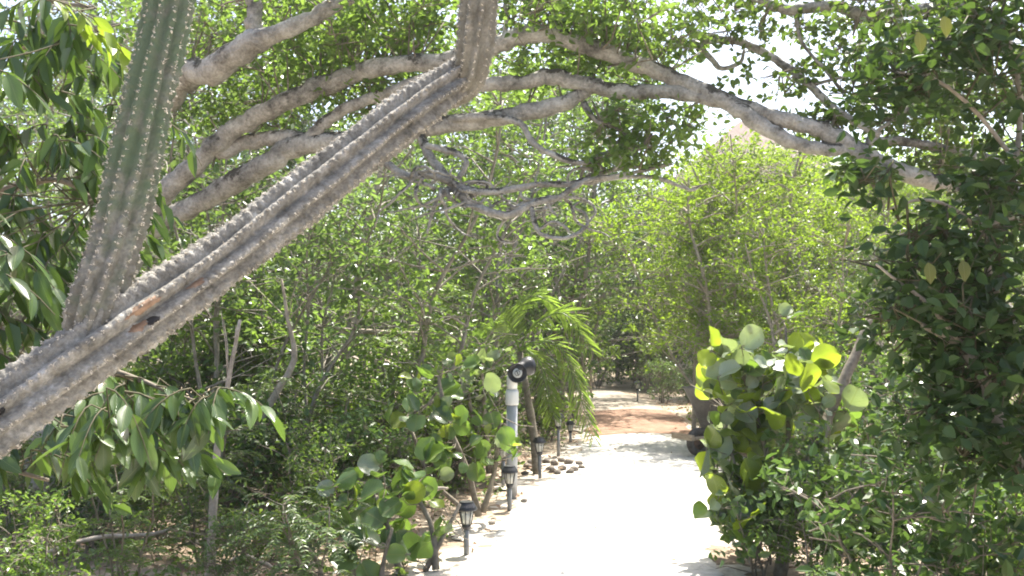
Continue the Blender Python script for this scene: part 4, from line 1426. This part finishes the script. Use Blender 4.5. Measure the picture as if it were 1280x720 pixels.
path_lamp('black capped solar lamp nearest the viewer, clear of leaves on the sand', 583, 693, .385, 1.12)
path_lamp('solar lamp directly in front of the spotlight post foot', 637, 638, .405, 1.1)
path_lamp('solar lamp between the spotlight post and the small rock pile', 675, 597, .45, 1.1, .02)
path_lamp('tallest solar lamp, standing behind the rock pile', 698, 570, .56, 1.15)
path_lamp('smallest solar lamp beyond the rock pile by the palm', 713, 551, .30, 1.0)
path_lamp('lone far solar lamp at the dark end of the track', 797, 502, .5, 1.3)
path_lamp('solar lamp mostly hidden in sea grape leaves left of the post', 629, 607, .46, 1.1)

rng = np.random.default_rng(310)
random.seed(10)
# ------------------------------------------------------------------ wheelbarrow
wb = G(899, 572)
bar = thing('wheelbarrow', 'grey deep tray wheelbarrow standing half hidden behind the sunlit sea grape', 'wheelbarrow', (wb[0] + .12, wb[1] + .35, 0), None, False, R(-62))
# local: wheel towards -Y, handles towards +Y
acc = Acc()
lev = [(.30, .20, -.18, .28), (.34, .23, -.24, .34), (.88, .34, -.46, .56), (.90, .375, -.50, .60), (.885, .38, -.505, .605), (.865, .345, -.47, .57), (.36, .215, -.22, .32), (.33, .18, -.16, .26)]
V = []
for z, hx, ya, yb in lev:
    for a in range(24):
        t = a * 2 * math.pi / 24
        c_, s_ = math.cos(t), math.sin(t)
        f = lambda u: math.copysign(abs(u) ** .45, u)
        V.append((hx * f(c_), (ya + yb) / 2 + (yb - ya) / 2 * f(s_), z))
Q = [[i * 24 + j, i * 24 + (j + 1) % 24, (i + 1) * 24 + (j + 1) % 24, (i + 1) * 24 + j] for i in range(len(lev) - 1) for j in range(24)]
n = len(V)
V += [(0, .05, .30), (0, .05, .33)]
T3 = [[(j + 1) % 24, j, n] for j in range(24)] + [[(len(lev) - 1) * 24 + j, (len(lev) - 1) * 24 + (j + 1) % 24, n + 1] for j in range(24)]
acc.add(V, Q, T3)
acc.obj('tray', M['tray'], bar)
for sg in (-1, 1):
    acc = Acc()
    tube(acc, np.array([(sg * .10, -.62, .24), (sg * .17, -.1, .275), (sg * .26, .6, .42), (sg * .29, 1.0, .62)]), [.024, .024, .022, .02], 8)
    acc.obj('handle', M['wood'], bar)
    acc = Acc()
    tube(acc, np.array([(sg * .24, .42, .38), (sg * .25, .46, .2), (sg * .25, .5, 0.012)]), .016, 7)
    acc.obj('leg', M['rust'], bar)
acc = Acc()
acc.box((0, -.66, .265), (.42, .05, .07))
acc.obj('front_board', M['wood'], bar, False)
My = Matrix.Rotation(R(90), 3, 'Y')
acc = Acc()
a = np.arange(28) * 2 * math.pi / 28
acc.lathe([(.10, -.03), (.13, -.045), (.165, -.045), (.185, -.025), (.187, .0), (.185, .025), (.165, .045), (.13, .045), (.10, .03)], 28, (0, -.40, .187), My)
wh = acc.obj('wheel', M['rubber'], bar)
acc = Acc()
acc.lathe([(0, -.05), (.02, -.05), (.022, -.03), (.1, -.02), (.103, 0), (.1, .02), (.022, .03), (.02, .05), (0, .05)], 20, (0, -.40, .187), My)
o = acc.obj('rim', M['rust'], wh)
o.location = (0, 0, 0)

rng = np.random.default_rng(311)
random.seed(11)
# ------------------------------------------------------------------ house roof beyond the trees
hx, hy = 9.0, 36.0
M['roof'] = ramp_mat('clay_roof', [(.3, (.15, .105, .085)), (.55, (.20, .145, .12)), (.75, (.25, .185, .155))], 3, 6, .8, .3, .02, 20)
M['render'] = plain('cream_render', (.62, .56, .46), .85, 0, .06, 3)
house = thing('house', 'house with a pinkish tiled roof peeping over the sunny trees', 'house', (hx, hy, 0), None, False)
apz = float(at(938, 152, hy)[2])
ez = apz - 3.4
acc = Acc()
acc.box((0, 0, ez / 2 - .05), (7.4, 6.4, ez + .1))
acc.obj('wall', M['render'], house, False)
acc = Acc()
e = np.array([[-4.3, -3.8, ez - .12], [4.3, -3.8, ez - .12], [4.3, 3.8, ez - .12], [-4.3, 3.8, ez - .12], [-4.3, -3.8, ez], [4.3, -3.8, ez], [4.3, 3.8, ez], [-4.3, 3.8, ez], [-.4, 0, apz], [.4, 0, apz]])
acc.add(e, [[0, 3, 2, 1], [0, 1, 5, 4], [1, 2, 6, 5], [2, 3, 7, 6], [3, 0, 4, 7], [4, 5, 9, 8], [6, 7, 8, 9]], [[5, 6, 9], [7, 4, 8]])
acc.obj('roof', M['roof'], house, False)
for wx in (-2.2, 0, 2.2):
    acc = Acc()
    acc.box((wx, -3.23, ez - 1.5), (1.1, .08, 1.3))
    wf = acc.obj('window', M['pvc'], house, False)
    acc = Acc()
    acc.box((wx, -3.28, ez - 1.5), (.94, .03, 1.14))
    o = acc.obj('pane', plain('window_glass', (.04, .05, .055), .08), wf, False)

rng = np.random.default_rng(312)
random.seed(12)
# ------------------------------------------------------------------ rocks
M['rock'] = ramp_mat('brown_rock', [(.3, (.10, .085, .07)), (.5, (.20, .17, .14)), (.7, (.33, .29, .245))], 9, 8, .9, .6, .01, 40)
M['lime_rock'] = ramp_mat('pale_limestone', [(.3, (.26, .22, .18)), (.5, (.40, .35, .29)), (.7, (.52, .47, .40))], 6, 8, .9, .6, .015, 30)
rocks = []
for k in range(4):
    r = np.random.default_rng(40 + k)
    nla, nlo = 6, 9
    V = [(0, 0, -1)]
    for i_ in range(1, nla):
        la = -math.pi / 2 + math.pi * i_ / nla
        for j_ in range(nlo):
            lo_ = 2 * math.pi * j_ / nlo
            f = 1 + r.normal(0, .12)
            V.append((math.cos(la) * math.cos(lo_) * f, math.cos(la) * math.sin(lo_) * f * .8, math.sin(la) * f * .7))
    V.append((0, 0, .7))
    V[0] = (0, 0, -.7)
    T3 = [[0, 1 + (j_ + 1) % nlo, 1 + j_] for j_ in range(nlo)] + [[len(V) - 1, 1 + (nla - 2) * nlo + j_, 1 + (nla - 2) * nlo + (j_ + 1) % nlo] for j_ in range(nlo)]
    Q = [[1 + i_ * nlo + j_, 1 + i_ * nlo + (j_ + 1) % nlo, 1 + (i_ + 1) * nlo + (j_ + 1) % nlo, 1 + (i_ + 1) * nlo + j_] for i_ in range(nla - 2) for j_ in range(nlo)]
    rocks.append((V, Q, T3))
rock_me = {m_: [raw_mesh('rock', np.array(V), [np.array(Q), np.array(T3)], M[m_]) for V, Q, T3 in rocks] for m_ in ('rock', 'lime_rock')}


def rock(px, py, w_px, m_, label, grp):
    b = G(px, py)
    o = bpy.data.objects.new('rock', rock_me[m_][int(rng.integers(4))])
    COL.objects.link(o)
    s = w_px / 2 * b[1] / F
    o.scale = (s, s, s * rng.uniform(.8, 1.1))
    o.location = (b[0], b[1], float(ground_z(b[0], b[1])) + s * .42)
    o.rotation_euler = (rng.normal(0, .15), rng.normal(0, .15), rng.uniform(0, 6.28))
    tag(o, label, 'rock', grp)


PILE = []
for px, py, w_ in ((660, 583, 13), (668, 588, 12), (656, 592, 10), (688, 590, 14), (693, 581, 13), (683, 578, 12), (703, 588, 14), (711, 580, 13), (718, 589, 13), (724, 581, 11), (702, 577, 11), (713, 592, 12), (727, 586, 10), (672, 579, 10), (697, 593, 12), (664, 578, 11)):
    PILE.append((px, py, w_))
ORD = ('first', 'second', 'third', 'fourth', 'fifth', 'sixth', 'seventh', 'eighth', 'ninth')
for side, sel in (('path', [p_ for p_ in PILE if p_[1] >= 583]), ('thicket', [p_ for p_ in PILE if p_[1] < 583])):
    for q_, (px, py, w_) in enumerate(sorted(sel)):
        rock(px, py, w_, 'rock', f'brown stone in the rock pile, {ORD[q_]} from the post along its {side} side', 'stones of the rock pile')
for px, py, w_, lab in ((100, 660, 40, 'broad pale stone lying in the undergrowth below the glossy leaves'), (140, 640, 30, 'smaller pale stone behind the broad one in the undergrowth'), (60, 690, 34, 'pale stone nearest the viewer in the undergrowth'), (335, 590, 26, 'pale stone in the leaf litter clearing past the saplings'),
                        (300, 575, 20, 'little pale stone beside a larger one in the leaf litter'), (470, 600, 18, 'pale stone at the edge of the litter by the sea grapes'), (615, 655, 12, 'small stone on the sand between the two nearest lamps'), (617, 650, 8, 'pebble sized stone touching a small stone between the two nearest lamps'),
                        (655, 628, 9, 'small stone against the foot of the spotlight post')):
    rock(px, py, w_, 'lime_rock', lab, 'scattered pale stones')

# fallen branches
for lab, pts_ in (('pale crooked fallen branch arching over the undergrowth by the pale sapling', [(255, 722, 6.2, 7), (285, 705, 6.25, 7), (305, 696, 6.3, 7), (330, 704, 6.3, 6), (350, 716, 6.3, 4)]),
                  ('dark fallen log behind the leaning cactus in shade', [(20, 545, 9.0, 16), (70, 540, 9.0, 15), (120, 548, 9.1, 12)]),
                  ('pale stick lying among the sea grape stems', [(505, 630, 7.6, 6), (520, 622, 7.6, 6), (545, 612, 7.6, 5), (560, 610, 7.6, 3)]),
                  ('long bare branch stretched level above the undergrowth', [(395, 408, 11.3, 5), (440, 413, 11.3, 6), (500, 417, 11.3, 6), (545, 416, 11.3, 4)]),
                  ('thin fallen branch crossing the leaf litter', [(60, 690, 6.3, 5), (120, 672, 6.5, 6), (190, 668, 6.7, 5), (230, 655, 6.9, 3)])):
    t = thing('fallen_branch', lab, 'branch', tuple(at(*pts_[0][:3])), 'fallen branches')
    limb(t, pts_, 'stick', 'pale_stem', 7, .04, 5)

rng = np.random.default_rng(313)
random.seed(13)
# ------------------------------------------------------------------ stuff: litter, ground cover, far wood
def scatter(n, x0, x1, y0, y1, keep):
    p = np.stack([rng.uniform(x0, x1, n), y0 + (y1 - y0) * rng.uniform(0, 1, n) ** 1.25], 1)
    a, b = path_x(p[:, 1])
    d_ = np.maximum(a - p[:, 0], p[:, 0] - b)
    return p[keep(p, d_)]


pt = scatter(34000, -9, 8, 4, 24, lambda p, d_: ((d_ > .02) | (rng.uniform(0, 1, len(p)) < .03)) & (rng.uniform(0, 1, len(p)) < np.clip(np.maximum(.12 + d_ * .8, .3), 0, 1)))
acc = Acc()
n = len(pt)
P = np.stack([pt[:, 0], pt[:, 1], ground_z(pt[:, 0], pt[:, 1]) + rng.uniform(.02, .04, n)], 1)
L = rng.uniform(.04, .09, n)
leaves(acc, P, rand_dir(n, 0, .25), rand_dir(n, 2.2, .6), L, L * .5, .25, -.15)
stuff(acc.obj('leaf_litter', M['litter'], None, False), 'dry tan fallen leaves covering the soil')

pt = scatter(5200, -9, 8, 4.2, 20, lambda p, d_: (d_ > .25) & (rng.uniform(0, 1, len(p)) < np.clip(d_ * .9, 0, 1)) & (np.sin(p[:, 0] * 1.9 + 1) * np.sin(p[:, 1] * 1.4) > -.35))
acc, tw = Acc(), Acc()
n = len(pt)
base = np.stack([pt[:, 0], pt[:, 1], ground_z(pt[:, 0], pt[:, 1])], 1)
hh = rng.uniform(.08, .34, n)
top = base + np.stack([rng.normal(0, .05, n), rng.normal(0, .05, n), hh], 1)
twigs(acc, base, top, .003, .002, .01)
per = 11
f = rng.uniform(.35, 1.0, (n, per, 1))
P = (base[:, None] * (1 - f) + top[:, None] * f).reshape(-1, 3) + rng.normal(0, .035, (n * per, 3))
L = rng.uniform(.035, .07, len(P))
leaves(acc, P, rand_dir(len(P), .1, .5), rand_dir(len(P), 1.6, .8), L, L * .58)
stuff(acc.obj('ground_cover', M['cover'], None, False), 'low leafy seedlings and weeds on the forest floor')

acc = Acc()
n = 26000
ang = rng.uniform(-.75, .75, n)
dd = rng.uniform(33, 48, n)
P = np.stack([np.tan(ang) * dd, dd, rng.uniform(0, 1, n) ** .8 * (5.6 + 1.2 * np.sin(ang * 17) + .8 * np.sin(ang * 41))], 1)
leaves(acc, P, rand_dir(n, -.1, .6), rand_dir(n, .8, 1.0), rng.uniform(.28, .5, n), .26)
stuff(acc.obj('distant_wood', M['leaf_mid'], None, False), 'far dense wood closing off the view')

# ------------------------------------------------------------------ haze added for a veiling glow like lens glare
hz = bpy.data.materials.new('haze')
hz.use_nodes = True
for n_ in list(hz.node_tree.nodes):
    if n_.type != 'OUTPUT_MATERIAL':
        hz.node_tree.nodes.remove(n_)
pv = hz.node_tree.nodes.new('ShaderNodeVolumePrincipled')
pv.inputs['Color'].default_value = (.95, .97, .98, 1)
pv.inputs['Density'].default_value = .0009
pv.inputs['Anisotropy'].default_value = .35
hz.node_tree.links.new(pv.outputs[0], hz.node_tree.nodes['Material Output'].inputs['Volume'])
acc = Acc()
acc.box((0, 170, 7), (310, 470, 17))
stuff(acc.obj('haze', hz, None, False), 'thin bright haze added as a veil like lens glare')
